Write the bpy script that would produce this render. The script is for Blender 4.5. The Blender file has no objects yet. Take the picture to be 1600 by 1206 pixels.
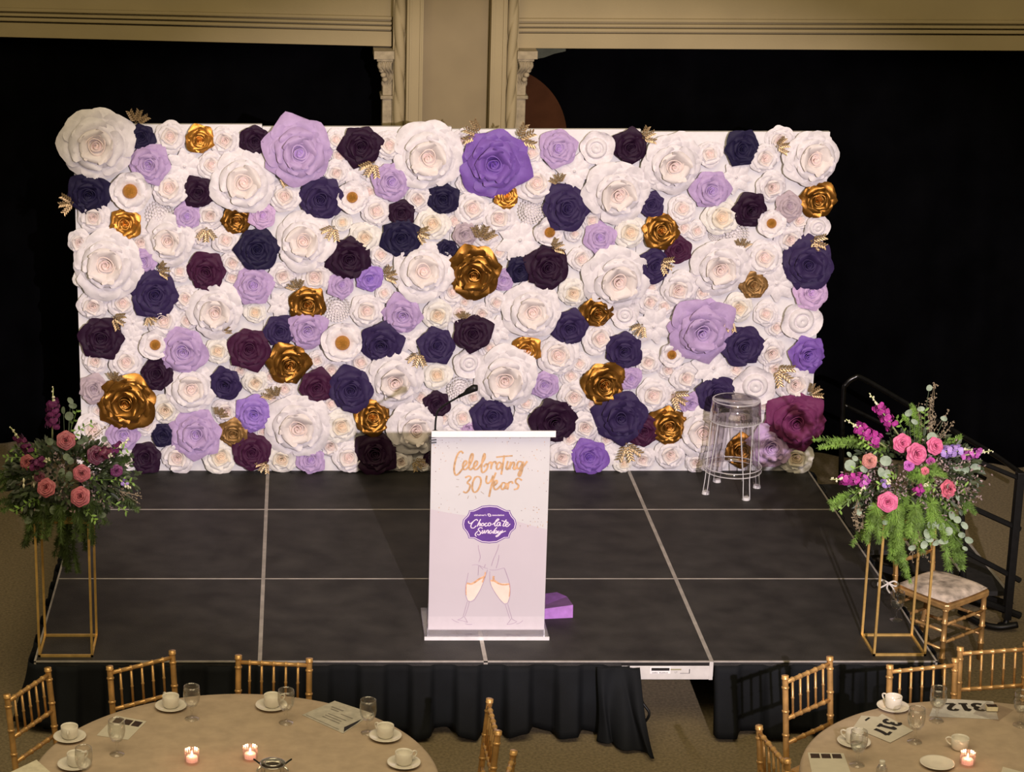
import bpy, math, random
from math import sin, cos, pi, sqrt, atan2
from mathutils import Vector, Matrix, noise

random.seed(7)
scene = bpy.context.scene
COL = scene.collection

# ------------------------------------------------------------------ camera
FPX = 3540.0
PITCH = math.atan(1047 / 3540)
CAM = Vector((0.0, -11.31, 5.315))
cd = bpy.data.cameras.new('camera')
cam = bpy.data.objects.new('camera', cd)
COL.objects.link(cam)
cam.location = CAM
cam.rotation_euler = (pi / 2 - PITCH, 0, 0)
cd.sensor_width = 36.0
cd.lens = FPX / 1600 * 36.0
cd.shift_x = (800 - 468) / 1600
cd.clip_end = 200
scene.camera = cam

# ------------------------------------------------------------------ light
scene.view_settings.view_transform = 'Standard'
scene.view_settings.look = 'None'
scene.view_settings.gamma = 1
scene.view_settings.use_curve_mapping = False
scene.view_settings.exposure = 0.0
w = bpy.data.worlds.new('room_glow')
scene.world = w
w.use_nodes = True
w.node_tree.nodes['Background'].inputs['Color'].default_value = (1.0, 0.83, 0.56, 1)
w.node_tree.nodes['Background'].inputs['Strength'].default_value = 0.16


def lamp(name, kind, loc, target, energy, color, **kw):
    d = bpy.data.lights.new(name, kind)
    d.energy = energy
    d.color = color
    for k, v in kw.items():
        setattr(d, k, v)
    o = bpy.data.objects.new(name, d)
    COL.objects.link(o)
    o.location = loc
    o.rotation_euler = (Vector(target) - Vector(loc)).to_track_quat('-Z', 'Y').to_euler()
    return o


# balcony spotlight that washes the flower wall, and the hall's warm ceiling lights
sp = lamp('stage_spotlight', 'SPOT', (2.15, -11.6, 5.45), (1.75, 3.2, 1.22), 6700, (1.0, 0.865, 0.93),
          spot_size=math.radians(30.5), spot_blend=0.40, shadow_soft_size=0.05)
sp.scale = (1.0, 0.66, 1.0)     # shuttered to a wide oval
lamp('hall_ceiling_light', 'AREA', (0.5, -5.5, 8.0), (0.9, 0.0, 0.0), 560, (1.0, 0.81, 0.50),
     shape='RECTANGLE', size=9.0, size_y=5.0)

# ------------------------------------------------------------------ helpers
ct, st = cos(PITCH), sin(PITCH)


def ray(x, y):
    u, v = (x - 468) / FPX, -(y - 603) / FPX
    return Vector((u, ct + v * st, -st + v * ct))


def on_z(x, y, z):
    d = ray(x, y)
    return CAM + d * ((z - CAM.z) / d.z)


def on_y(x, y, Y):
    d = ray(x, y)
    return CAM + d * ((Y - CAM.y) / d.y)


_mats = {}


def mat(name, color, rough=0.6, metal=0.0, vary=0.06, scale=30.0, bump=0.0, bscale=200.0, emit=None, spec=None, sheen=0.0, detail=3.0):
    if name in _mats:
        return _mats[name]
    m = bpy.data.materials.new(name)
    m.use_nodes = True
    nt = m.node_tree
    b = nt.nodes['Principled BSDF']
    b.inputs['Roughness'].default_value = rough
    b.inputs['Metallic'].default_value = metal
    if spec is not None:
        b.inputs['Specular IOR Level'].default_value = spec
    if sheen:
        b.inputs['Sheen Weight'].default_value = sheen
    tc = nt.nodes.new('ShaderNodeTexCoord')
    n = nt.nodes.new('ShaderNodeTexNoise')
    n.inputs['Scale'].default_value = scale
    n.inputs['Detail'].default_value = detail
    nt.links.new(tc.outputs['Object'], n.inputs['Vector'])
    r = nt.nodes.new('ShaderNodeValToRGB')
    c0 = [max(0, c * (1 - vary * 2)) for c in color]
    c1 = [min(1, c * (1 + vary * 2)) for c in color]
    r.color_ramp.elements[0].color = (*c0, 1)
    r.color_ramp.elements[1].color = (*c1, 1)
    r.color_ramp.elements[0].position = 0.3
    r.color_ramp.elements[1].position = 0.7
    nt.links.new(n.outputs['Fac'], r.inputs['Fac'])
    nt.links.new(r.outputs['Color'], b.inputs['Base Color'])
    if bump:
        n2 = nt.nodes.new('ShaderNodeTexNoise')
        n2.inputs['Scale'].default_value = bscale
        nt.links.new(tc.outputs['Object'], n2.inputs['Vector'])
        bp = nt.nodes.new('ShaderNodeBump')
        bp.inputs['Strength'].default_value = bump
        bp.inputs['Distance'].default_value = 0.004
        nt.links.new(n2.outputs['Fac'], bp.inputs['Height'])
        nt.links.new(bp.outputs['Normal'], b.inputs['Normal'])
    if emit:
        b.inputs['Emission Color'].default_value = (*emit[:3], 1)
        b.inputs['Emission Strength'].default_value = emit[3]
    _mats[name] = m
    return m


def glass(name, tint=(1, 1, 1), edge=0.5, rough=0.03, base=0.05):
    if name in _mats:
        return _mats[name]
    m = bpy.data.materials.new(name)
    m.use_nodes = True
    nt = m.node_tree
    nt.nodes.remove(nt.nodes['Principled BSDF'])
    out = nt.nodes['Material Output']
    tr = nt.nodes.new('ShaderNodeBsdfTransparent')
    tr.inputs['Color'].default_value = (*tint, 1)
    gl = nt.nodes.new('ShaderNodeBsdfGlossy')
    gl.inputs['Roughness'].default_value = rough
    lw = nt.nodes.new('ShaderNodeLayerWeight')
    lw.inputs['Blend'].default_value = 0.25
    mp = nt.nodes.new('ShaderNodeMapRange')
    mp.inputs['To Min'].default_value = base
    mp.inputs['To Max'].default_value = edge
    nt.links.new(lw.outputs['Facing'], mp.inputs['Value'])
    mx = nt.nodes.new('ShaderNodeMixShader')
    nt.links.new(mp.outputs['Result'], mx.inputs['Fac'])
    nt.links.new(tr.outputs[0], mx.inputs[1])
    nt.links.new(gl.outputs[0], mx.inputs[2])
    nt.links.new(mx.outputs[0], out.inputs['Surface'])
    _mats[name] = m
    return m


class MB:
    """collects faces and builds one mesh"""

    def __init__(self):
        self.v, self.f, self.mi = [], [], []

    def add(self, vs, fs, mi=0):
        n = len(self.v)
        self.v += [tuple(p) for p in vs]
        self.f += [tuple(i + n for i in q) for q in fs]
        self.mi += [mi] * len(fs)
        return self

    def box(self, lo, hi, M=None, mi=0):
        x0, y0, z0 = lo
        x1, y1, z1 = hi
        vs = [Vector(p) for p in ((x0, y0, z0), (x1, y0, z0), (x1, y1, z0), (x0, y1, z0), (x0, y0, z1), (x1, y0, z1), (x1, y1, z1), (x0, y1, z1))]
        if M:
            vs = [M @ p for p in vs]
        return self.add(vs, [(0, 3, 2, 1), (4, 5, 6, 7), (0, 1, 5, 4), (1, 2, 6, 5), (2, 3, 7, 6), (3, 0, 4, 7)], mi)

    def tube(self, pts, rad, n=8, mi=0, cap=True):
        pts = [Vector(p) for p in pts]
        if not isinstance(rad, (list, tuple)):
            rad = [rad] * len(pts)
        vs, fs = [], []
        t0 = (pts[1] - pts[0]).normalized()
        a = t0.orthogonal().normalized()
        for i, p in enumerate(pts):
            t = (pts[min(i + 1, len(pts) - 1)] - pts[max(i - 1, 0)]).normalized()
            a = (a - t * a.dot(t)).normalized()
            b = t.cross(a)
            for k in range(n):
                th = 2 * pi * k / n + pi / n
                vs.append(p + (a * cos(th) + b * sin(th)) * rad[i])
        for i in range(len(pts) - 1):
            for k in range(n):
                k2 = (k + 1) % n
                fs.append((i * n + k, i * n + k2, (i + 1) * n + k2, (i + 1) * n + k))
        if cap:
            fs.append(tuple(range(n - 1, -1, -1)))
            L = (len(pts) - 1) * n
            fs.append(tuple(L + k for k in range(n)))
        return self.add(vs, fs, mi)

    def lathe(self, prof, n=24, center=(0, 0, 0), mi=0, M=None):
        vs, fs = [], []
        for r, z in prof:
            for k in range(n):
                th = 2 * pi * k / n
                p = Vector((r * cos(th) + center[0], r * sin(th) + center[1], z + center[2]))
                vs.append(M @ p if M else p)
        for i in range(len(prof) - 1):
            for k in range(n):
                k2 = (k + 1) % n
                fs.append((i * n + k, i * n + k2, (i + 1) * n + k2, (i + 1) * n + k))
        return self.add(vs, fs, mi)

    def grid(self, fn, nu, nv, mi=0):
        vs = [fn(i / nu, j / nv) for j in range(nv + 1) for i in range(nu + 1)]
        fs = [(j * (nu + 1) + i, j * (nu + 1) + i + 1, (j + 1) * (nu + 1) + i + 1, (j + 1) * (nu + 1) + i) for j in range(nv) for i in range(nu)]
        return self.add(vs, fs, mi)

    def prism(self, poly, depth_vec, mi=0):
        n = len(poly)
        d = Vector(depth_vec)
        vs = [Vector(p) for p in poly] + [Vector(p) + d for p in poly]
        fs = [tuple(range(n)), tuple(range(2 * n - 1, n - 1, -1))] + [(i, i + n, (i + 1) % n + n, (i + 1) % n) for i in range(n)]
        return self.add(vs, fs, mi)

    def mesh(self, name, mats, smooth=False):
        me = bpy.data.meshes.new(name)
        me.from_pydata(self.v, [], self.f)
        for m in (mats if isinstance(mats, (list, tuple)) else [mats]):
            me.materials.append(m)
        if any(self.mi):
            me.polygons.foreach_set('material_index', self.mi)
        if smooth:
            me.polygons.foreach_set('use_smooth', [True] * len(self.f))
        me.update()
        return me

    def obj(self, name, mats, parent=None, smooth=False, loc=None, rot=None, bevel=0):
        o = inst(name, self.mesh(name, mats, smooth), parent, loc, rot)
        if bevel:
            b = o.modifiers.new('bevel', 'BEVEL')
            b.width = bevel
            b.segments = 2
            b.limit_method = 'ANGLE'
        return o


def inst(name, me, parent=None, loc=None, rot=None, scale=None):
    o = bpy.data.objects.new(name, me)
    COL.objects.link(o)
    if parent is not None:
        o.parent = parent
    if loc is not None:
        o.location = loc
    if rot is not None:
        o.rotation_euler = rot
    if scale is not None:
        o.scale = (scale,) * 3 if isinstance(scale, (int, float)) else scale
    return o


def tag(o, label=None, cat=None, group=None, kind=None):
    for k, v in (('label', label), ('category', cat), ('group', group), ('kind', kind)):
        if v:
            o[k] = v
    return o


def thing(name, label, cat, loc=(0, 0, 0), rz=0, group=None):
    o = inst(name, None, None, loc, (0, 0, rz))
    o.empty_display_size = 0.1
    return tag(o, label, cat, group)


def copy_tree(o, parent=None):
    c = o.copy()
    COL.objects.link(c)
    c.parent = parent
    for ch in o.children:
        copy_tree(ch, c)
    return c


def smooth_line(pts, sub=5):
    out = []
    P = [Vector(p) for p in pts]
    for i in range(len(P) - 1):
        p0, p1, p2, p3 = P[max(i - 1, 0)], P[i], P[i + 1], P[min(i + 2, len(P) - 1)]
        for k in range(sub):
            t = k / sub
            out.append(0.5 * ((2 * p1) + (p2 - p0) * t + (2 * p0 - 5 * p1 + 4 * p2 - p3) * t * t + (3 * p1 - p0 - 3 * p2 + p3) * t ** 3))
    out.append(P[-1])
    return out


# ------------------------------------------------------------------ materials
M_carpet = mat('carpet', (0.20, 0.155, 0.085), 0.95, vary=0.16, scale=60, bump=0.6, bscale=500, detail=6)
M_plaster = mat('cream_plaster', (0.345, 0.275, 0.14), 0.75, vary=0.03, scale=2.5, bump=0.15, bscale=60)
M_panelwall = mat('tan_panel_plaster', (0.265, 0.205, 0.105), 0.8, vary=0.04, scale=3)
M_corbel = mat('carved_stone', (0.34, 0.28, 0.17), 0.85, vary=0.12, scale=20, bump=0.4, bscale=80)
M_brown = mat('brown_panel', (0.05, 0.019, 0.008), 0.95, vary=0.08, scale=8, spec=0.05)
M_drape = mat('black_drape', (0.0015, 0.0015, 0.0019), 0.95, vary=0.2, scale=3, bump=0.3, bscale=300, spec=0.02)
M_skirt = mat('black_skirt_cloth', (0.0042, 0.0052, 0.0068), 0.8, vary=0.2, scale=4, bump=0.3, bscale=300, spec=0.2)
M_deck = mat('black_stage_deck', (0.026, 0.024, 0.022), 0.62, vary=0.25, scale=5, bump=0.5, bscale=150, detail=7, spec=0.35)
M_alu = mat('aluminium_edge', (0.42, 0.39, 0.35), 0.5, 0.3, vary=0.1, scale=12)
M_beam = mat('white_stage_beam', (0.62, 0.60, 0.58), 0.5, 0.1, vary=0.05, scale=12)
M_white = mat('white_paint', (0.8, 0.78, 0.78), 0.6, vary=0.02)
M_gold_rod = mat('gold_rod', (0.72, 0.47, 0.15), 0.38, 0.6, vary=0.08, scale=25)
M_chair = mat('gold_lacquer', (0.56, 0.33, 0.12), 0.32, 0.45, vary=0.12, scale=18)
M_cloth = mat('tan_tablecloth', (0.43, 0.335, 0.24), 0.8, vary=0.05, scale=14, bump=0.5, bscale=18)
M_china = mat('white_china', (0.74, 0.70, 0.62), 0.18, vary=0.01)
M_paper = mat('cream_paper', (0.58, 0.54, 0.44), 0.7, vary=0.02)
M_black = mat('black_ink', (0.008, 0.006, 0.006), 0.6, vary=0.05)
M_glass = glass('clear_glass', (0.98, 0.98, 0.97), edge=0.8, base=0.04)
M_acryl = glass('clear_acrylic', (0.96, 0.96, 0.97), edge=0.55, base=0.10, rough=0.08)
M_acryl_edge = mat('frosted_acrylic_edge', (0.75, 0.74, 0.76), 0.2, vary=0.03)
M_chrome = mat('polished_steel', (0.7, 0.68, 0.62), 0.15, 0.95, vary=0.04)
M_dark = mat('black_metal', (0.012, 0.012, 0.012), 0.4, 0.5, vary=0.1)

# ------------------------------------------------------------------ setting: floor, walls, trims
fl = MB().box((-9, -16, -0.1), (12, 9, 0.0)).obj('floor', M_carpet)
tag(fl, kind='structure')

YB = 4.75
zb = on_y(700, 74, YB).z           # underside of the beams over the two bays
xl = on_y(613, 74, YB).x
xr = on_y(806, 74, YB).x


def wall_part(name, lo, hi, m, parent, **k):
    return MB().box(lo, hi).obj(name, m, parent, **k)


pil = MB().box((on_y(657, 0, YB).x, YB - 0.06, 0), (on_y(764, 0, YB).x, YB + 0.2, 5.2)).obj('wall_back', M_panelwall)
tag(pil, kind='structure')
for s, (a, b, c) in enumerate(((613, 633, 658), (807, 788, 763))):
    xa, xb, xc = (on_y(q, 74, YB).x for q in (a, b, c))
    sg = 1 if s == 0 else -1
    MB().box((min(xb, xc), YB - 0.22, 0), (max(xb, xc), YB + 0.2, 5.2)).obj('jamb', M_plaster, pil, bevel=0.008)
    for q in (0.22, 0.86, 0.96):
        xm = xb + (xc - xb) * q
        MB().box((xm - 0.006, YB - 0.235, 0), (xm + 0.006, YB - 0.215, 5.2)).obj('fillet_strip', M_plaster, pil)
    # twisted rope column
    MB().box((min(xa, xb), YB - 0.14, 0), (max(xa, xb), YB + 0.2, 5.2)).obj('jamb', M_plaster, pil)
    xm, R = (xa + xb) / 2, abs(xa - xb) / 2 * 0.92

    def rope(u, v, xm=xm, R=R, sg=sg):
        th = 2 * pi * u
        z = 0.5 + 4.5 * v
        rr = R * (0.62 + 0.38 * abs(sin(th + sg * z * 10)) ** 0.5)
        return (xm + rr * cos(th), YB - 0.15 + rr * sin(th), z)
    MB().grid(rope, 32, 260).obj('rope_moulding', M_plaster, pil, smooth=True)


def beam(name, x0, x1, rot, px):
    """wall above one bay, with its mouldings, turned a little about the pillar"""
    root = MB().box((0, 0, 0), (x1 - x0, 0.5, 2.1)).obj(name, M_plaster)
    root.location = (x0, YB, zb)
    tag(root, kind='structure')
    L = x1 - x0
    MB().box((0, -0.05, 0), (L, 0.0, 0.105)).obj('fascia_board', M_plaster, root, bevel=0.004)
    for z0, z1, d in ((0.118, 0.142, 0.062), (0.152, 0.172, 0.05), (0.184, 0.208, 0.036)):
        MB().box((0, -d, z0), (L, 0.0, z1)).obj('moulding_strip', M_plaster, root, bevel=0.006)
    return root


bl = beam('wall_left', -8.0, xl, 0, 0)
# rotate the left bay about its right-hand end
ang = math.radians(-10)
bl.rotation_euler = (0, 0, ang)
L = xl + 8.0
bl.location = (xl - L * cos(ang), YB - L * sin(ang), zb + 0.012)
br = beam('wall_right', xr, 10.5, 0, 0)
br.rotation_euler = (0, 0, math.radians(-2.0))


def corbel(name, side, x_in, px_cap):
    """scroll bracket under the beam beside the pillar"""
    root = MB().box((-0.005, -0.20, -0.055), (0.135, 0.1, 0.0)).obj(name, M_corbel)
    root.location = (x_in, YB, zb)
    if side < 0:
        root.scale = (-1, 1, 1)
    tag(root, kind='structure')
    MB().box((0, -0.185, -0.075), (0.115, 0.1, -0.055)).obj('cap_moulding', M_corbel, root, bevel=0.006)
    def scroll(u, v):
        t = v
        wd = 0.105 - 0.045 * t
        y = -0.17 + 0.09 * t - 0.03 * sin(pi * min(1, t * 2.2))
        bulge = 0.02 * abs(sin(u * pi * 4)) * (1 - t * .6)
        return (wd * u + 0.012 * sin(t * 9), y - bulge, -0.075 - 0.20 * t)
    MB().grid(scroll, 24, 16).obj('acanthus_leaf', M_corbel, root, smooth=True)
    for k in range(4):
        MB().lathe([(0.001, -.02), (0.018, -.012), (0.022, 0), (0.018, .012), (0.001, .02)], 10,
                   (0.09 - 0.012 * k, -0.17 + 0.012 * k, -0.105 - 0.034 * k)).obj('carved_scroll', M_corbel, root, smooth=True)
    MB().box((0, -0.10, -0.33), (0.07, 0.1, -0.07)).obj('bracket_shaft', M_corbel, root, bevel=0.01)
    MB().box((0, -0.125, -0.35), (0.085, 0.1, -0.325)).obj('capital_band', M_corbel, root, bevel=0.006)
    MB().box((0, -0.10, -3.0), (0.07, 0.1, -0.35)).obj('pilaster_shaft', M_corbel, root, bevel=0.006)
    return root


corbel('trim_1', -1, xl, 0)
corbel('trim_2', 1, xr, 0)


def drape(name, x0, x1, y0, y1, ztop, label, folds):
    """floor length black curtain with soft folds"""
    def fn(u, v):
        x = x0 + (x1 - x0) * u
        a = noise.noise(Vector((x * 2.1, 3.3, 0))) * 0.09 + sin(x * folds + 2 * noise.noise(Vector((x, 0, 1)))) * 0.045
        return (x, y0 + (y1 - y0) * u + a * (0.5 + 0.5 * (1 - v)) + 0.35 * v, 0.01 + (ztop - 0.01) * v)
    o = MB().grid(fn, 260, 12).obj(name, M_drape, smooth=True)
    sm = o.modifiers.new('thickness', 'SOLIDIFY')
    sm.thickness = 0.008
    return tag(o, label, 'curtain')


drape('black_curtain', -6.5, xl + 0.3, 5.45, 4.93, 3.3, 'tall black curtain filling the bay left of the cream pillar', 17)
drape('black_curtain', xr - 0.25, 7.5, 5.25, 4.2, 3.3, 'tall black curtain filling the bay right of the cream pillar', 15)

pc = on_y(780, 215, 5.02)
poly = [(pc.x + 0.49 * cos(a), 5.0, pc.z + 0.51 * sin(a)) for a in [k * pi / 40 for k in range(41)]] + [(pc.x - 0.49, 5.0, 0.0), (pc.x + 0.49, 5.0, 0.0)]
tag(MB().prism(poly, (0, 0.04, 0)).obj('arched_panel', M_brown), 'dark brown round-topped panel standing behind the pillar, right side', 'panel')
q = [on_y(x, y, 4.95) for x, y in ((838, 62), (884, 62), (884, 80), (866, 84), (850, 90), (838, 92))]
tag(MB().prism(q, (0, 0.1, 0)).obj('curtain_bracket', mat('grey_metal', (0.085, 0.09, 0.06), 0.8, spec=0.1)), 'small grey metal bracket under the beam beside the right corbel', 'bracket')

# ------------------------------------------------------------------ stage
SX = [-1.4345 + 1.22 * k for k in range(5)]
SY = [0.0, 1.22, 2.44, 3.66]
H = 0.42
stage = thing('stage', 'low black portable stage of square decks with pale metal edges', 'stage')
g = 0.011
for i in range(4):
    for j in range(3):
        x0, x1, y0, y1 = SX[i], SX[i + 1], SY[j], SY[j + 1]
        d = MB().box((x0 + g, y0 + (0.006 if j == 0 else 0.007), H - 0.03), (x1 - g, y1 - 0.007, H)).obj('deck_panel', M_deck, stage)
        e = MB()
        e.box((x0, y0, H - 0.09), (x0 + g, y1, H + 0.001))
        e.box((x1 - g, y0, H - 0.09), (x1, y1, H + 0.001))
        e.box((x0, y0, H - 0.09 if j else H - 0.007), (x1, y0 + 0.007, H + 0.0015))
        e.box((x0, y1 - 0.007, H - 0.09), (x1, y1, H + 0.0015))
        e.obj('deck_edge', M_alu, d)
for i in range(5):
    for j in range(4):
        if j == 0 and i == 3:
            continue
        x = min(max(SX[i], SX[0] + 0.05), SX[4] - 0.05)
        y = min(max(SY[j], 0.06), 3.6)
        MB().tube([(x, y, 0), (x, y, H - 0.09)], 0.022, 8).obj('support_leg', M_dark, stage)
b0 = on_y(988, 1039, 0.0)
b1 = on_y(1115, 1058, 0.0)
bm = MB().box((1.74, -0.004, H - 0.105), (SX[3], 0.03, H - 0.026)).obj('edge_beam', M_beam, stage, bevel=0.002)
MB().box((1.74, -0.002, H - 0.026), (SX[3], 0.03, H - 0.016)).obj('edge_slot', M_black, bm)
MB().box((SX[3] - 0.012, -0.008, H - 0.105), (SX[3] + 0.008, 0.04, H)).obj('corner_post', M_beam, bm)
a, b = on_y(1016, 1042, -0.006), on_y(1047.5, 1052.5, -0.006)
stk = MB().box((a.x, -0.0055, b.z), (b.x, -0.004, a.z)).obj('sticker', M_white, bm)
a, b = on_y(1018, 1043.5, -0.006), on_y(1046, 1047.8, -0.006)
MB().box((a.x, -0.0062, b.z), (b.x, -0.0054, a.z)).obj('sticker', M_black, bm)


def text_mesh(body, size, offset=0.0, align='CENTER'):
    c = bpy.data.curves.new('lettering', 'FONT')
    c.body = body
    c.size = size
    c.offset = offset
    c.align_x = align
    c.align_y = 'CENTER'
    c.resolution_u = 3
    o = bpy.data.objects.new('lettering', c)
    COL.objects.link(o)
    dg = bpy.context.evaluated_depsgraph_get()
    me = bpy.data.meshes.new_from_object(o.evaluated_get(dg))
    bpy.data.objects.remove(o)
    me.name = 'lettering'
    return me


def lettering(body, size, m, parent, loc, rot, offset=0.0):
    me = text_mesh(body, size, offset)
    me.materials.clear()
    me.materials.append(m)
    return inst('lettering', me, parent, loc, rot)


FRONT = (pi / 2, 0, 0)
c = on_y(1031, 1050.3, 0)
m = MB()
for k in range(11):
    if k != 4:
        m.box((c.x - .042 + .0078 * k, -0.0062, c.z - .003), (c.x - .037 + .0078 * k, -0.0054, c.z + .002 + .001 * (k % 3)))
tag(m.obj('small_print', mat('grey_print', (0.2, 0.2, 0.2), 0.6), bm), kind='stuff')
c = on_y(1056, 1048, 0)
MB().box((c.x - .03, -0.0055, c.z + .006), (c.x + .028, -0.004, c.z + .014)).obj('sticker', mat('olive_print', (0.3, 0.28, 0.17), 0.6), bm)
lettering('L7', 0.014, mat('grey_print', (0.2, 0.2, 0.2), 0.6), bm, (c.x, -0.0062, c.z - 0.006), FRONT)
a = on_y(1077, 1048, 0)
MB().box((a.x - .002, -0.0055, a.z - .012), (a.x + .002, -0.004, a.z + .012)).box((a.x - .05, -0.0055, a.z - .013), (a.x + .002, -0.004, a.z - .0115)).obj('sticker', M_black, bm)

# pleated skirts: front-left (wrapping the left side) and front-right (wrapping the right side)


def skirt(name, path, label, seed, amp=0.034, zt=H - 0.014, hem=None):
    tot = [0]
    for i in range(1, len(path)):
        tot.append(tot[-1] + (Vector(path[i]) - Vector(path[i - 1])).length)

    def fn(u, v):
        s = u * tot[-1]
        k = 0
        while k < len(path) - 2 and s > tot[k + 1]:
            k += 1
        t = (s - tot[k]) / (tot[k + 1] - tot[k])
        p = Vector(path[k]).lerp(Vector(path[k + 1]), t)
        d = (Vector(path[k + 1]) - Vector(path[k])).normalized()
        nrm = Vector((d.y, -d.x))
        ph = s * 2 * pi / 0.27 + 1.3 * noise.noise(Vector((s * 1.7, seed, 0)))
        fold = max(-0.35, min(0.35, sin(ph))) / 0.35
        flare = (1 - v) ** 1.3
        off = 0.012 + amp * (fold + 1) * (0.35 + 1.1 * flare) + 0.03 * flare + 0.012 * flare * noise.noise(Vector((s * 6, seed, 2)))
        p = p + nrm * off
        z0 = 0.012 + 0.045 * (noise.noise(Vector((s * 4.5, seed, 5))) + .4)
        z0 = max(z0, 0.008)
        return (p.x, p.y, z0 + (zt - z0) * v)
    o = MB().grid(fn, int(tot[-1] / 0.012), 10).obj(name, M_skirt, smooth=True)
    o.modifiers.new('thickness', 'SOLIDIFY').thickness = 0.003
    return tag(o, label, 'stage skirt')


sk = skirt('stage_skirt', [(SX[0], 3.66), (SX[0], 0.0), (1.78, 0.0)], 'black pleated cloth skirt along the stage front left of the white beam', 1)
skirt('stage_skirt', [(SX[3] + 0.012, 0.0), (SX[4], 0.0), (SX[4], 3.66)], 'black pleated cloth skirt at the right corner of the stage front', 9)


def bunch(u, v):
    """loose end of the skirt trailing forward on the carpet"""
    top = Vector((1.60 + 0.23 * u, -0.055 - 0.012 * sin(u * 9), H - 0.009))
    botl, botr = Vector((1.60, -0.14, 0.0)), Vector((1.90, -0.37, 0.0))
    t = 1 - v
    bot = botl.lerp(botr, u) + Vector((0, 0, 0.014))
    p = top.lerp(bot, t)
    p.y -= 0.07 * sin(pi * t) * (0.4 + 0.6 * u) * -0.3
    p.y -= 0.03 * sin(u * 16) * t
    p.x += 0.02 * sin(u * 11 + v * 3) * t + (0.05 * sin(pi * t) * (u > .6) * -1) * (u - .6)
    p.z = max(p.z, 0.012 + 0.02 * abs(sin(u * 9)) * (t > .9))
    return p


o = MB().grid(bunch, 60, 24).obj('loose_skirt_end', M_skirt, sk, smooth=True)
o.modifiers.new('thickness', 'SOLIDIFY').thickness = 0.004
cord = smooth_line([on_y(994, 1062, -0.06), on_y(1003, 1095, -0.10), on_y(1014, 1112, -0.12), on_y(1012, 1122, -0.12), on_y(1005, 1130, -0.10)])
MB().tube(cord, 0.008, 6).obj('tie_cord', M_dark, sk, smooth=True)

# ------------------------------------------------------------------ stair unit with guard rails, right of the stage
stairs = thing('stair_unit', 'black metal stair unit with guard rails at the right side of the stage', 'stairs')
M_tread = mat('dark_tread', (0.015, 0.014, 0.013), 0.7, vary=0.2)
M_rail = mat('dark_steel_rail', (0.03, 0.03, 0.03), 0.22, 0.9, vary=0.1)
for k, (x0, z) in enumerate(((3.47, 0.40), (3.78, 0.26), (4.08, 0.13))):
    tr_ = MB().box((x0, 1.75, z - 0.03), (x0 + 0.30, 3.0, z)).obj('tread', M_tread, stairs)
    MB().box((x0 + 0.285, 1.75, z - 0.032), (x0 + 0.303, 3.0, z + 0.002)).obj('nosing', M_alu, tr_)
for y in (1.75, 2.97):
    MB().prism([(3.47, y, 0.34), (3.47, y, 0.30), (4.35, y, 0.0), (4.42, y, 0.05)], (0, 0.03, 0)).obj('stringer', M_dark, stairs)


def rail(pts, r=0.018):
    return MB().tube(smooth_line(pts, 6), r, 10).obj('guard_rail', M_rail, stairs, smooth=True)


Yf = 3.12
P = lambda x, y, Y=Yf: on_y(x, y, Y)
rail([P(1314, 760), P(1315, 700), P(1318, 615), P(1322, 600), P(1335, 590), P(1350, 592), P(1420, 632), P(1520, 690), P(1560, 714), P(1612, 752)])
rail([P(1318, 632), P(1380, 662), P(1450, 700), P(1540, 748)], 0.014)
Yn = 1.5
Q = lambda x, y: on_y(x, y, Yn)
p_top, p_bot = Q(1594, 742), Q(1591, 985)
MB().box((p_top.x - 0.022, Yn - 0.03, 0.05), (p_top.x + 0.022, Yn + 0.03, p_top.z + 0.02)).obj('guard_post', M_dark, stairs, bevel=0.004)
MB().lathe([(0.001, 0), (0.05, 0), (0.05, 0.012), (0.02, 0.02), (0.015, 0.05), (0.012, 0.09)], 16, (p_top.x, Yn, 0)).obj('levelling_foot', M_dark, stairs, smooth=True)
for (xa, ya, xb, yb, r) in ((1490, 705, 1594, 748, 0.014), (1490, 780, 1594, 827, 0.017), (1490, 852, 1594, 907, 0.017), (1505, 928, 1594, 962, 0.022)):
    MB().tube([Q(xa, ya), Q(xb, yb)], r, 8).obj('guard_bar', M_dark, stairs)
MB().tube([Q(1500, 700), Q(1506, 935)], 0.018, 8).obj('guard_bar', M_dark, stairs)
pa = on_z(1522, 962, 0.03)
MB().tube(smooth_line([on_z(1500, 955, 0.04), on_z(1530, 973, 0.03), on_z(1560, 980, 0.03), on_z(1590, 976, 0.05)]), 0.02, 8).obj('skid_bar', M_dark, stairs, smooth=True)

# ------------------------------------------------------------------ flower wall
YW = 3.22
pA, pB = on_y(129, 735, YW), on_y(1262, 735, YW)
ztop = on_y(700, 200, YW).z
wall = thing('flower_backdrop', 'wide white panel backdrop covered in large white, purple and gold paper flowers', 'backdrop', (0, YW, H))
xa, xb = pA.x, pB.x
for k in range(4):
    x0, x1 = xa + (xb - xa) * k / 4, xa + (xb - xa) * (k + 1) / 4
    zt_ = on_y(700, (194.5, 198, 202, 206)[k], YW).z - H
    MB().box((x0 + .001, 0, 0.0), (x1 - .001, 0.04, zt_)).obj('backing_panel', M_white, wall, bevel=0.002)
for k in range(5):
    x = xa + 0.03 + (xb - xa - 0.06) * k / 4
    MB().box((x - 0.02, 0.04, 0), (x + 0.02, 0.08, ztop - H - 0.05)).box((x - 0.02, 0.04, 0), (x + 0.02, 0.38, 0.04)).obj('rear_brace', M_dark, wall)

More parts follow.
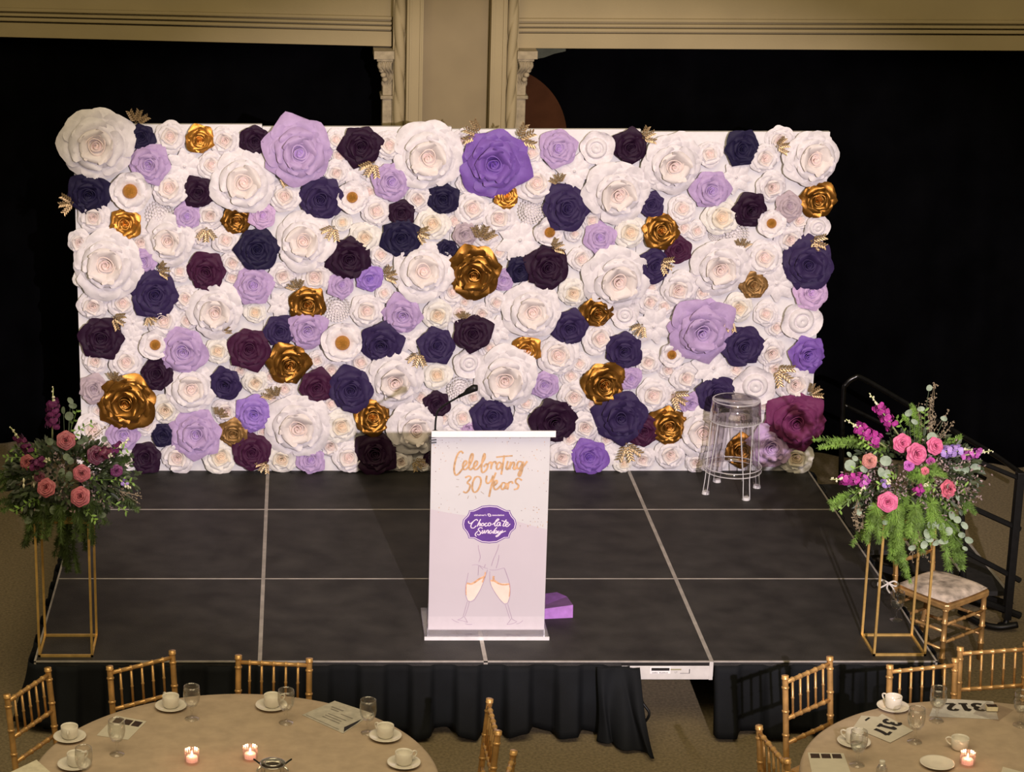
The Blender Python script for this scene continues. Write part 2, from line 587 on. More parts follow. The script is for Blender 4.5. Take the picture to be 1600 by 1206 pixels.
COLORS = {
    'W': ((0.78, 0.74, 0.757), 0.62, 0.0, None),
    'K': ((0.80, 0.77, 0.72), 0.62, 0.0, 'cream paper rose'),
    'L': ((0.47, 0.335, 0.58), 0.62, 0.0, 'lilac paper rose'),
    'l': ((0.58, 0.40, 0.64), 0.62, 0.0, 'pinkish lilac paper rose'),
    'M': ((0.46, 0.37, 0.41), 0.60, 0.0, 'dusty mauve paper rose'),
    'V': ((0.20, 0.095, 0.42), 0.6, 0.0, 'violet paper rose'),
    'v': ((0.32, 0.19, 0.58), 0.6, 0.0, 'bright violet paper rose'),
    'I': ((0.034, 0.020, 0.078), 0.6, 0.0, 'indigo paper rose'),
    'N': ((0.014, 0.010, 0.043), 0.6, 0.0, 'navy paper rose'),
    'P': ((0.022, 0.005, 0.023), 0.6, 0.0, 'dark plum paper rose'),
    'p': ((0.055, 0.010, 0.040), 0.6, 0.0, 'wine purple paper rose'),
    'q': ((0.17, 0.030, 0.105), 0.6, 0.0, 'magenta plum paper rose'),
    'G': ((0.34, 0.155, 0.028), 0.33, 0.85, 'gold foil paper rose'),
    'g': ((0.60, 0.27, 0.045), 0.33, 0.75, 'bright gold foil paper rose'),
    't': ((0.32, 0.18, 0.06), 0.48, 0.6, 'matt gold paper rose'),
}
HEART = {'W': (0.79, 0.65, 0.59), 'K': (0.79, 0.64, 0.48)}
INNER = {'W': (0.80, 0.73, 0.70), 'K': (0.80, 0.73, 0.61)}


def paper(key, heart=False):
    col, r, mt, _ = COLORS[key]
    if heart == 'inner' and key in INNER:
        return mat('paper_inner_' + key, INNER[key], r, mt, vary=0.03, scale=6)
    if heart == 'inner':
        heart = False
    if heart and key in HEART:
        return mat('paper_heart_' + key, HEART[key], r, mt, vary=0.04, scale=6)
    return mat('paper_' + key, col, r, mt, vary=0.05, scale=5, bump=0.2, bscale=60, spec=0.22 if sum(col) < 0.5 and not mt else None)


def petal_grid(L, W, r0, z0, z1, curl, cup, ruf, seed, pointy, tipdrop, nu=6, nv=6):
    rnd = random.Random(seed)
    ph, ph2 = rnd.uniform(0, 6), rnd.uniform(0, 6)

    def fn(a, v):
        u = a * 2 - 1
        wv = W * (0.30 + 0.70 * sin(pi * min(1.0, 0.08 + 0.60 * v)) ** 0.8) * (1 - 0.30 * max(0, v - 0.72) ** 1.2 * 3)
        edge = 1 - 0.22 * u * u * v + pointy * max(0, 1 - abs(u) * 1.7) * v * v
        rad = r0 + (L - r0) * v * edge
        z = z0 + (z1 - z0) * (v ** 0.8)
        z += cup * u * u * (0.4 + 0.6 * v)
        z -= curl * max(0, v - 0.62) ** 2 * 6
        z -= tipdrop * (max(0, abs(u) - 0.55) ** 2) * v * 2.2
        z += ruf * sin(u * 4.2 + ph) * v * v + ruf * 0.5 * sin(u * 9 + ph2) * v ** 3
        return (u * wv + 0.03 * sin(ph + v * 4), rad, z)
    return MB().grid(fn, nu, nv)


_pm = {}


def petal_mesh(layer, key, var, style):
    k = (layer, key, var, style)
    if k in _pm:
        return _pm[k]
    pt = (0.10, 0.02, 0.12, 0.04)[var] if style == 'P' else (0.03, -0.05, 0.0, -0.03)[var]
    rf = 0.055 if style == 'P' else 0.045
    s = var * 13 + ord(layer[0])
    if layer == 'outer':
        g_ = petal_grid(1.0, 0.58, 0.10, 0.05, 0.34, 0.24, 0.08, rf, s, pt, 0.10)
    elif layer == 'middle':
        g_ = petal_grid(0.76, 0.50, 0.10, 0.12, 0.56, 0.34, 0.11, rf, s + 50, pt, 0.05)
    elif layer == 'inner':
        g_ = petal_grid(0.50, 0.38, 0.08, 0.18, 0.70, 0.26, 0.14, rf * .7, s + 90, pt, 0.02)
    elif layer == 'bowl':
        g_ = petal_grid(0.98, 0.60, 0.10, 0.03, 0.36, 0.03, 0.16, 0.02, s, 0.0, 0.0)
    elif layer == 'pleat':
        def fn(a, v):
            u = a * 2 - 1
            wv = 0.16 + 0.30 * sin(pi * v ** 0.8 * 0.9)
            return (u * wv * 0.75, 0.05 + v * (1 - 0.25 * u * u), 0.10 + 0.14 * (1 - abs(u)) * sin(pi * min(1, v * 1.05)) + 0.03 * v)
        g_ = MB().grid(fn, 4, 6)
    me = g_.mesh('petal', paper(key, 'inner' if layer == 'inner' else False), smooth=True)
    _pm[k] = me
    return me


def spiral_into(m, r_in, r_out, zb, zt, turns, seed, mi=0):
    rnd = random.Random(seed)
    n = int(16 * turns)
    vs, fs = [], []
    sq = rnd.uniform(0, 6)
    for i in range(n + 1):
        t = i / n
        th = 2 * pi * turns * t + seed
        r = r_in + (r_out - r_in) * t
        r *= 1 + 0.10 * sin(2.5 * th + sq)
        zz = zt - (zt - zb) * 0.25 * t + 0.02 * sin(th * 3)
        vs += [(r * 0.80 * cos(th), r * 0.80 * sin(th), zb), (r * cos(th), r * sin(th), zz), (r * 1.12 * cos(th), r * 1.12 * sin(th), zz - 0.02)]
    for i in range(n):
        a_ = i * 3
        fs += [(a_, a_ + 3, a_ + 4, a_ + 1), (a_ + 1, a_ + 4, a_ + 5, a_ + 2)]
    m.add(vs, fs, mi)


_hm = {}


def heart_mesh(key, var, kind):
    k = (key, var, kind)
    if k in _hm:
        return _hm[k]
    m = MB()
    # backing disc that carries the petals
    m.lathe([(0.001, 0.02), (0.55, 0.02), (0.35, 0.14), (0.001, 0.20)], 12, mi=1)
    if kind == 'rose':
        spiral_into(m, 0.02, 0.34, 0.18, 0.72, 4.2, var + 1)
        m.lathe([(0.001, 0.60), (0.05, 0.56), (0.10, 0.42), (0.20, 0.34), (0.28, 0.14)], 10)
        mats = [paper(key, True), paper(key)]
    elif kind == 'ball':
        m.lathe([(0.001, 0.10)] + [(0.34 * sin(a), 0.36 - 0.34 * cos(a)) for a in [pi * (0.2 + 0.8 * q / 10) for q in range(1, 11)]], 20)
        mats = [mat('gold_ball', (0.66, 0.30, 0.05), 0.28, 0.7, vary=0.25, scale=40, bump=1.0, bscale=90), paper('W')]
    elif kind == 'bud':
        m.lathe([(0.56, 0.10), (0.58, 0.30), (0.50, 0.50), (0.38, 0.54), (0.36, 0.44), (0.20, 0.34), (0.001, 0.30)], 24)
        m.lathe([(0.28, 0.2), (0.28, 0.46), (0.18, 0.54), (0.06, 0.50), (0.001, 0.44)], 20)
        mats = [paper('W'), paper('W')]
    elif kind == 'mum':
        rnd = random.Random(var)
        for ring in range(5):
            n = 5 + ring * 5
            R = 0.08 + ring * 0.19
            zt = 0.50 - 0.07 * ring
            for q in range(n):
                th = 2 * pi * (q + 0.5 * (ring % 2)) / n
                c_, s_ = cos(th), sin(th)
                w_ = R * pi / n * 0.9 + 0.02
                p = lambda a, b, z: (c_ * a - s_ * b, s_ * a + c_ * b, z)
                m.add([p(R - .08, 0, zt - .2), p(R, -w_, zt - .03), p(R + .13, 0, zt + .04), p(R, w_, zt - .03), p(R + .02, 0, zt - .11)],
                      [(0, 1, 4), (0, 4, 3), (1, 2, 4), (4, 2, 3)])
        mats = [paper('W'), paper('W')]
    elif kind == 'knot':
        m.lathe([(0.001, 0.30), (0.05, 0.28), (0.09, 0.2), (0.09, 0.1)], 8)
        mats = [paper('W'), paper('W')]
    me = m.mesh('paper_' + kind, mats, smooth=(kind != 'mum'))
    _hm[k] = me
    return me


# kind, column, row (photo pixels, turned into points on the wall face), radius in pixels
CAT = """
RW 153 222 54;RN 223 211 20;RW 267 212 25;Rg 312 215 22;RW 352 217 23;RP 399 216 23;RL 235 254 31;SW 288 258 24;RW 330 256 22;RW 380 282 49
RN 140 298 33;BW 206 294 33;RW 266 292 29;RP 311 297 24;DW 251 334 22;RW 147 336 24;Rg 197 346 24;RL 292 336 21;RW 329 333 21;RG 370 340 23
Rl 410 334 21;RW 266 372 38;RW 126 376 20;RW 353 373 21;RW 170 408 52;RL 225 406 20;Rp 324 420 30;RW 364 408 19;RW 281 422 16;RI 243 455 35
RK 130 434 15;RW 146 474 24;RW 192 470 23;RW 291 464 20;RW 338 482 41;RL 396 442 29;RK 399 486 18;RW 256 497 27;SW 208 502 18;RP 159 523 32
BW 243 534 24;SW 205 527 17;RL 288 543 36;RK 340 545 21;RW 150 561 21;RW 197 562 25;RP 246 580 25;Rp 390 540 32
RN 402 386 31;RW 476 374 43;RW 441 427 21;RW 492 429 27;RP 545 399 33;RK 570 368 24;RW 596 396 19;Rv 577 432 21;RL 533 442 20;RW 600 456 15
RW 660 420 46;RG 481 471 28;DW 527 480 21;RW 572 482 26;RL 629 487 31;RK 683 488 24;RL 481 510 30;SW 438 475 18;RI 437 514 24
BW 535 531 33;RI 596 533 32;SW 638 527 20;RI 682 536 27;RG 451 563 32;RW 496 560 15;RN 626 367 30;RK 676 347 26
RL 465 235 50;RW 524 217 17;RP 564 224 31;RW 609 225 23;RW 669 240 51;RW 525 267 20;SW 548 262 18;RL 610 280 29;RW 446 305 26;RI 502 307 34
BW 549 305 25;RW 587 327 24;RW 653 308 21;RN 692 308 24;RP 626 330 20;RK 535 346 15;RW 404 308 18
RV 770 248 51;RW 728 286 15;RL 870 230 29;CW 931 229 28;RP 983 226 27;RW 828 236 21;RW 836 283 30;SW 896 266 25;RW 737 322 27;Rg 790 303 20
RW 778 337 25;DW 829 328 20;RI 882 322 37;RW 962 296 47;BW 856 358 24;RW 896 362 14;RL 936 369 24;RK 983 360 25;RM 725 363 19;SW 811 373 29
RN 697 387 16;RG 741 421 39;RL 785 434 17;RN 811 418 22;RP 852 413 34;RW 779 392 16;RW 906 402 20;RW 962 430 49;RK 894 454 23;RW 831 482 44
RW 774 470 17;RW 726 469 13;RG 931 484 25;RI 889 508 28;CW 975 488 22;RP 738 518 29;SW 777 513 20;RW 934 526 26;RI 973 543 28;Rg 823 542 22
RW 871 551 32;RW 905 566 16;CW 731 563 25;RW 790 585 47
RW 1047 252 47;RW 1108 239 20;RN 1156 229 27;RW 1192 245 23;RW 1264 245 44;RL 1108 293 30;SW 1148 275 22;RW 1203 289 24;RI 1016 317 20;RW 1065 324 22
RK 1124 337 29;RP 1169 324 27;RM 1231 320 21;RG 1276 309 27;CW 1274 352 22;BW 1202 346 22;RG 1029 358 28;RW 1088 358 16;RW 1232 371 22;DW 1146 364 22
DW 1118 364 12;Rp 1058 388 21;RI 1020 412 26;RW 1122 412 44;RW 1192 400 27;RI 1260 409 38;Rt 1174 442 21;RW 1058 448 28;RW 1013 469 20;SW 1212 440 24
Rl 1263 454 26;RL 1091 508 48;RK 1152 477 23;RW 1195 488 20;CW 1248 497 34;SW 1020 507 26;RI 1158 537 32;RW 1203 547 23;RV 1257 549 28;BW 1046 549 21
RW 1011 562 20;SW 1112 573 27;RW 1069 587 22
RM 148 604 22;RG 200 622 42;RW 298 602 39;RK 260 636 24;RI 353 595 26;RW 146 668 26;RL 194 674 25;RW 228 660 20;RN 256 676 19;RL 309 673 37
Rv 397 642 28;Rt 366 673 21;RP 229 710 24;RW 279 714 26;RK 344 713 26;Rp 394 702 29;RW 198 716 18
RK 399 594 20;RW 444 604 19;Rp 494 600 27;RI 549 604 34;RW 617 588 44;RK 683 583 23;RW 467 660 48;RK 532 662 27;RG 581 648 28;RW 648 664 40
RP 682 627 20;RP 585 703 33;RK 441 712 24;RL 485 716 22;RW 545 713 25;RW 626 718 17;RW 662 722 14;RP 675 712 14
DW 718 604 20;RL 850 597 22;RW 896 616 25;RG 940 594 34;RL 984 588 17;RW 820 627 18;RI 768 645 31;RW 722 650 21;Rl 732 664 14;RP 863 651 35
RW 914 663 23;RI 968 645 39;Rp 1004 668 25;RV 919 711 28;RW 876 710 22;SW 960 706 18;RK 972 726 15;SW 812 660 18
RW 1018 613 26;RI 1116 611 29;CW 1178 598 33;RW 1239 596 28;RL 1077 627 17;RG 1043 660 29;RW 1096 668 42;Rq 1238 652 45;Rl 1200 692 34
RG 1156 700 24;RW 1046 706 24;RW 1003 713 19;RW 1086 720 18;RK 1241 716 26
"""
flowers = []
for tok in CAT.replace('\n', ';').split(';'):
    tok = tok.strip()
    if tok:
        a, x, y, r = tok.split()
        p = on_y(float(x), float(y), YW)
        zc = (p - CAM).dot(Vector((0, ct, -st)))
        rr_ = float(r) * zc / FPX * {'R': 1.09, 'S': 1.25, 'D': 1.12}.get(a[0], 1.04)
        flowers.append([a[0], a[1], p.x, max(p.z, H + rr_ * 0.93), rr_, False])
# fill what bare board is left with small white roses
rf = random.Random(3)
cells = []
for i in range(96):
    for j in range(46):
        x = xa + 0.05 + (xb - xa - 0.1) * (i + .5) / 96
        z = H + 0.07 + (ztop - H - 0.12) * (j + .5) / 46
        cells.append((x, z))
while len(flowers) < 300:
    best, bd = None, 0
    for (x, z) in cells:
        d = min(sqrt((x - f[2]) ** 2 + (z - f[3]) ** 2) - f[4] * 0.88 for f in flowers)
        if d > bd:
            best, bd = (x, z), d
    if bd < 0.010:
        break
    flowers.append(['R', 'W', best[0], best[1], max(0.062, min(0.105, bd + 0.052)), True])

fr = random.Random(11)
for idx, (kind, key, x, z, R, filler) in enumerate(flowers):
    base = 0.0 if filler else 0.012 + R * 0.10 + (0.018 if key not in 'WK' else 0) + (0.03 if kind == 'B' else 0)
    tilt = (pi / 2 + fr.uniform(-0.16, 0.12), fr.uniform(-0.14, 0.14), fr.uniform(0, 6.28))
    Mr = Matrix.Rotation(tilt[0], 4, 'X') @ Matrix.Rotation(tilt[1], 4, 'Y') @ Matrix.Rotation(tilt[2], 4, 'Z')
    hk = {'R': 'rose', 'B': 'ball', 'C': 'bud', 'D': 'mum', 'S': 'knot'}[kind]
    nm = {'R': 'paper_rose', 'B': 'paper_flower', 'C': 'paper_tulip', 'D': 'paper_chrysanthemum', 'S': 'paper_star_flower'}[kind]
    o = inst(nm, heart_mesh(key, idx % 4, hk), wall)
    o.location = (x, -base, z - H)
    o.rotation_euler = Mr.to_euler()
    o.scale = (R, R, R * (0.85 if kind != 'D' else 0.8))
    lb = COLORS[key][3]
    if kind == 'B':
        lb = 'open white paper flower with a gold ball centre'
    if kind == 'C':
        lb = 'cupped pearly white paper flower'
    if kind == 'D':
        lb = 'white paper chrysanthemum of many tiny petals'
    if kind == 'S':
        lb = 'white pleated paper star flower'
    if lb:
        o['label'] = lb
    style = 'P' if key in 'LlVvINPpqGgtM' else 'R'
    lay = []
    if kind == 'R':
        n = 6
        lay = [('outer', n, 1.0), ('middle', 5, 1.0), ('inner', 5 if R > 0.13 else 4, 1.0)]
        if R > 0.17:
            lay = [('outer', 7, 1.03), ('outer', 6, 0.84), ('middle', 6, 0.92), ('inner', 5, 1.0)]
    elif kind == 'B':
        lay = [('bowl', 6, 1.0), ('middle', 5, 1.0)]
    elif kind == 'C':
        lay = [('bowl', 5, 1.0)]
    elif kind == 'S':
        lay = [('pleat', 8, 1.0)]
    ofs = fr.uniform(0, 6.28)
    for li, (ln, n, sc) in enumerate(lay):
        for k in range(n):
            th = ofs + li * 0.55 + 2 * pi * k / n + fr.uniform(-0.1, 0.1)
            zz = (li * 0.05 if len(lay) == 4 else 0) + 0.012 * (k % 3)
            s_ = sc * fr.uniform(0.90, 1.08)
            inst('petal', petal_mesh(ln, key, fr.randrange(4), style), o, (0, 0, zz), (0, 0, th), s_)
print('flowers', len(flowers))

# glittering gold leaf sprigs tucked between the flowers
M_sprig = mat('gold_glitter', (0.40, 0.28, 0.14), 0.4, 0.6, vary=0.3, scale=90)


def leaf(m, base, d, L, W, up, bend=0.15, mi=0):
    d = Vector(d).normalized()
    s = d.cross(Vector(up))
    if s.length < 1e-4:
        s = d.orthogonal()
    s.normalize()
    n = s.cross(d)
    b = Vector(base)
    vs = [b, b + d * L * .3 + s * W * .8 + n * bend * L * .15, b + d * L * .3 - s * W * .8 + n * bend * L * .15, b + d * L * .32,
          b + d * L * .7 + s * W * .75 + n * bend * L * .3, b + d * L * .7 - s * W * .75 + n * bend * L * .3, b + d * L * .7 + n * bend * L * .15, b + d * L]
    m.add(vs, [(0, 1, 3), (0, 3, 2), (1, 4, 6, 3), (3, 6, 5, 2), (4, 7, 6), (6, 7, 5)], mi)


sr = random.Random(5)
for (x, y, r, dx, dy) in ((215, 184, 16, .3, -1), (105, 318, 15, -1, .1), (254, 422, 13, 1, -.2), (184, 500, 14, .9, .5), (323, 365, 14, 0, 1), (580, 262, 16, -.6, 1),
                          (608, 429, 14, 1, -.4), (463, 447, 13, -.4, -1), (518, 362, 15, -.5, .8), (660, 366, 13, 1, .3), (652, 560, 15, -.3, 1), (740, 206, 18, -1, -.4),
                          (820, 213, 19, 1, -.5), (755, 366, 18, .3, -1), (872, 281, 12, -.4, -1), (1040, 413, 14, .6, .3), (1160, 382, 12, .2, -1), (1277, 380, 16, .9, .3),
                          (1000, 514, 13, -.4, .6), (344, 646, 12, .4, -.6), (426, 616, 15, -.4, -.8), (652, 724, 12, .5, .4), (412, 728, 12, -.6, .8), (982, 704, 19, .3, 1),
                          (1222, 583, 19, 1, .7), (1060, 622, 16, .7, .4), (1272, 612, 14, .8, -.7), (235, 500, 10, .4, 1), (1222, 228, 13, 1, -.2), (1012, 212, 14, 1, -.6),
                          (445, 278, 12, 1, .4), (1140, 508, 12, -.5, 1), (870, 385, 13, 1, -.6), (352, 515, 10, 1, -1), (180, 590, 12, .3, -1), (724, 494, 10, 0, -1)):
    c = on_y(x, y, YW - 0.10)
    m = MB()
    R = r * 0.0027
    d0 = Vector((dx, 0, -dy)).normalized()
    for q in range(3):
        a = (q - 1) * 0.7
        d = Vector((d0.x * cos(a) - d0.z * sin(a), -0.45, d0.x * sin(a) + d0.z * cos(a)))
        p0 = Vector((0, 0.02, 0)) - d0 * R
        p1 = p0 + d * R * 2
        m.tube([p0, (p0 + p1) / 2 + Vector((0, -0.01, 0)), p1], 0.0016, 5)
        for k in range(5):
            t = 0.25 + 0.18 * k
            for s in (-1, 1):
                leaf(m, p0.lerp(p1, t), Vector((d.x - s * d.z, -0.3, d.z + s * d.x)), R * 0.75, R * 0.16, (0, -1, 0))
    o = m.obj('gold_sprig', M_sprig, wall)
    o.location = (c.x, c.y - YW, c.z - H)
    o['label'] = 'glittery gold leaf sprig'

# ------------------------------------------------------------------ lectern with printed poster
LY = 0.40
lec = thing('lectern', 'clear acrylic lectern with a white and lilac printed poster on its front', 'lectern', (0, 0, 0))
pz0, pz1 = on_y(760, 984, LY).z, on_y(765, 683, LY).z
px0, px1 = on_y(669, 980, LY).x, on_y(855, 830, LY).x
a0, a1 = on_z(663, 1000, H).x, on_z(858, 1000, H).x
MB().box((a0, 0.29, H + 0.001), (a1, 0.72, H + 0.02)).obj('base_plate', M_acryl, lec, bevel=0.003)
MB().box((a0, 0.286, H + 0.001), (a1, 0.292, H + 0.021)).obj('base_edge', M_acryl_edge, lec)
MB().box((px0 - 0.004, LY + 0.003, H + 0.02), (px1 + 0.004, LY + 0.012, pz1 + 0.01)).obj('front_panel', M_acryl, lec)
for s in (px0, px1 - 0.01):
    MB().prism([(s, LY + .012, H + 0.02), (s, LY + .16, H + 0.02), (s, LY + .28, pz1 - 0.08), (s, LY + .012, pz1)], (0.010, 0, 0)).obj('side_panel', M_acryl, lec)
tx0, tx1 = on_y(674, 679, LY - .04).x, on_y(868, 679, LY - .04).x
MB().prism([(tx0, LY - 0.05, pz1 + 0.045), (tx0, LY - 0.05, pz1 + 0.012), (tx0, LY + 0.34, pz1 - 0.10), (tx0, LY + 0.34, pz1 - 0.085)], (tx1 - tx0, 0, 0)).obj('reading_top', M_acryl, lec)
MB().box((tx0, LY - 0.055, pz1 + 0.018), (tx1, LY - 0.045, pz1 + 0.052)).obj('front_lip', mat('milky_acrylic', (0.82, 0.82, 0.84), 0.15, vary=0.02), lec)

# poster: pale upper field, lilac lower field, printed floor line
M_pw = mat('poster_white', (0.60, 0.595, 0.61), 0.45, vary=0.012, scale=6)
M_pl = mat('poster_lilac', (0.57, 0.52, 0.57), 0.45, vary=0.012, scale=4)
poster = MB().box((px0, LY, pz0), (px1, LY + 0.0025, pz1)).obj('poster', M_pw, lec)
poster['label'] = 'printed poster with gold lettering, purple badge and two flutes'


def PP(x, y, d=0.0006):
    p = on_y(x, y, LY)
    return Vector((p.x, LY - d, p.z))


def PC(cx, cy, d, ox, oy, sc):
    return PP(ox + cx / sc, oy + cy / sc, d)


# lilac field with a soft wavy top edge
top = [(669.5, 795), (690, 799), (712, 803), (735, 806), (760, 808), (785, 810), (810, 815), (835, 822), (856, 827)]
poly = [PP(x, y, .0003) for x, y in top] + [Vector((px1, LY - .0003, PP(0, 963).z)), Vector((px0, LY - .0003, PP(0, 963).z))]
poly[0].x, poly[8].x = px0, px1
MB().add(poly, [tuple(range(len(poly)))][:1]).obj('poster_field', M_pl, poster)
MB().add([Vector((px0, LY - .0003, PP(0, 963).z)), Vector((px1, LY - .0003, PP(0, 963).z)), Vector((px1, LY - .0003, pz0)), Vector((px0, LY - .0003, pz0))], [(0, 1, 2, 3)]).obj('poster_field', mat('poster_pink', (0.62, 0.565, 0.615), 0.45, vary=0.01), poster)


def stroke(m, pts, w, fmap, sub=5, taper=False, lift=(0, -1, 0)):
    m.ns = getattr(m, 'ns', 0) + 1
    lift = Vector(lift)
    L_ = smooth_line([(p[0], p[1], 0) for p in pts], sub) if len(pts) > 2 else [Vector((p[0], p[1], 0)) for p in pts]
    vs, fs = [], []
    for i, p in enumerate(L_):
        t = (L_[min(i + 1, len(L_) - 1)] - L_[max(i - 1, 0)])
        if t.length < 1e-6:
            t = Vector((1, 0, 0))
        t.normalize()
        ww = w * (0.75 + 0.35 * abs(t.y)) / 2
        if taper:
            ww *= min(1, 0.35 + 2.5 * min(i, len(L_) - 1 - i) / len(L_))
        n = Vector((-t.y, t.x, 0)) * ww
        up = lift * (4e-5 * i + 9e-5 * m.ns)
        vs += [fmap(p.x + n.x, p.y + n.y) + up, fmap(p.x - n.x, p.y - n.y) + up]
    for i in range(len(L_) - 1):
        fs.append((2 * i, 2 * i + 1, 2 * i + 3, 2 * i + 2))
    m.add(vs, fs)


f1 = lambda x, y: PC(x, y, .0009, 660, 660, 6.03)
word1 = [[(385, 292), (362, 270), (330, 305), (305, 385), (299, 450), (312, 492), (340, 482), (385, 425)],
         [(375, 425), (405, 402), (418, 372), (402, 360), (382, 395), (388, 438), (412, 438), (442, 405)],
         [(442, 405), (470, 350), (476, 300), (460, 302), (440, 375), (440, 425), (455, 443), (485, 415)],
         [(485, 420), (512, 400), (518, 370), (502, 364), (485, 400), (492, 440), (518, 436), (552, 398)],
         [(552, 398), (588, 335), (585, 292), (568, 340), (556, 430), (566, 470), (598, 450), (616, 410), (602, 388), (578, 415)],
         [(612, 400), (640, 372), (650, 385), (646, 438)], [(646, 425), (662, 380), (688, 368), (694, 392)],
         [(746, 388), (722, 374), (700, 408), (705, 440), (730, 428), (748, 388), (744, 436)],
         [(772, 308), (758, 400), (742, 490)], [(695, 326), (770, 318), (850, 312)],
         [(806, 362), (790, 425), (803, 440), (826, 400)], [(832, 368), (822, 440)],
         [(824, 420), (850, 376), (866, 382), (860, 432), (874, 438), (890, 412)],
         [(936, 370), (906, 368), (890, 408), (905, 436), (930, 410), (948, 368), (940, 440), (920, 500), (904, 494), (916, 458), (960, 400), (988, 362)]]
word2 = [[(402, 520), (438, 504), (456, 524), (424, 566), (448, 588), (440, 630), (412, 660), (384, 648)],
         [(500, 512), (476, 560), (470, 618), (486, 655), (520, 640), (550, 572), (546, 520), (516, 508), (494, 520)],
         [(608, 500), (600, 548), (615, 574), (645, 548), (668, 498)], [(692, 470), (660, 560), (640, 640), (628, 700)],
         [(668, 600), (700, 572), (702, 546), (682, 554), (670, 600), (686, 630), (712, 620), (742, 588)],
         [(782, 570), (756, 568), (740, 604), (756, 630), (780, 602), (788, 568), (782, 626)],
         [(800, 568), (808, 600), (800, 630)], [(804, 592), (820, 562), (845, 558), (850, 576)],
         [(938, 545), (905, 524), (880, 540), (880, 566), (905, 590), (895, 620), (862, 630)]]
M_pgold = mat('printed_gold', (0.62, 0.39, 0.21), 0.4, 0.2, vary=0.15, scale=40)
for wd in (word1, word2):
    m = MB()
    for s_ in wd:
        stroke(m, s_, 17, f1)
    m.obj('lettering', M_pgold, poster)['label'] = 'gold brush-script lettering'
for s_ in ([(320, 535), (346, 538)], [(315, 605), (341, 605)], [(356, 668), (340, 686)], [(436, 690), (425, 718)], [(497, 690), (507, 716)], [(550, 650), (580, 672)]):
    m = MB()
    stroke(m, s_, 6, f1)
    m.obj('printed_dash', mat('grey_gold_print', (0.42, 0.36, 0.30), 0.5), poster)
cr = random.Random(4)
m1, m2 = MB(), MB()
zones = [(677, 725, 684, 722, 34), (725, 800, 684, 694, 8), (800, 858, 684, 740, 26), (840, 857, 735, 775, 6), (672, 715, 778, 802, 12), (812, 855, 792, 825, 34), (676, 690, 700, 780, 8)]
for (x0, x1, y0, y1, n) in zones:
    for _ in range(n):
        x, y = cr.uniform(x0, x1), cr.uniform(y0, y1)
        r = cr.uniform(0.35, 0.85)
        tgt = m1 if cr.random() < .55 else m2
        tgt.add([PP(x + r * cos(a), y + r * sin(a), .0009) for a in [k * pi / 3 for k in range(6)]], [(5, 4, 3, 2, 1, 0)])
m1.obj('confetti_print', mat('grey_dot_print', (0.33, 0.27, 0.27), 0.5), poster)['kind'] = 'stuff'
m2.obj('confetti_print', M_pgold, poster)['kind'] = 'stuff'

f2 = lambda x, y, d=.0012: PC(x, y, d, 700, 780, 12.31)
BO = [(402, 215), (480, 210), (560, 175), (650, 128), (800, 112), (950, 125), (1060, 180), (1120, 208), (1195, 210), (1202, 250), (1240, 320), (1300, 390),
      (1318, 470), (1300, 560), (1220, 630), (1188, 700), (1180, 745), (1100, 748), (1020, 790), (940, 833), (790, 846), (650, 833), (570, 795), (500, 755),
      (395, 750), (385, 700), (350, 630), (290, 560), (274, 480), (290, 390), (370, 310), (400, 250)]
bc = (797, 479)


def ringscale(s):
    return [((x - bc[0]) * s + bc[0], (y - bc[1]) * (s - (1 - s) * 0.4) + bc[1]) for x, y in BO]


M_badge = mat('badge_purple', (0.115, 0.045, 0.27), 0.45, vary=0.05)
M_badgew = mat('badge_white', (0.78, 0.68, 0.80), 0.45, vary=0.01)


def fanpoly(pts, d, fm):
    n = len(pts)
    c = (sum(p[0] for p in pts) / n, sum(p[1] for p in pts) / n)
    vs = [fm(*c, d)] + [fm(x, y, d) for x, y in pts]
    return MB().add(vs, [(0, i + 1, (i + 1) % n + 1) for i in range(n)])


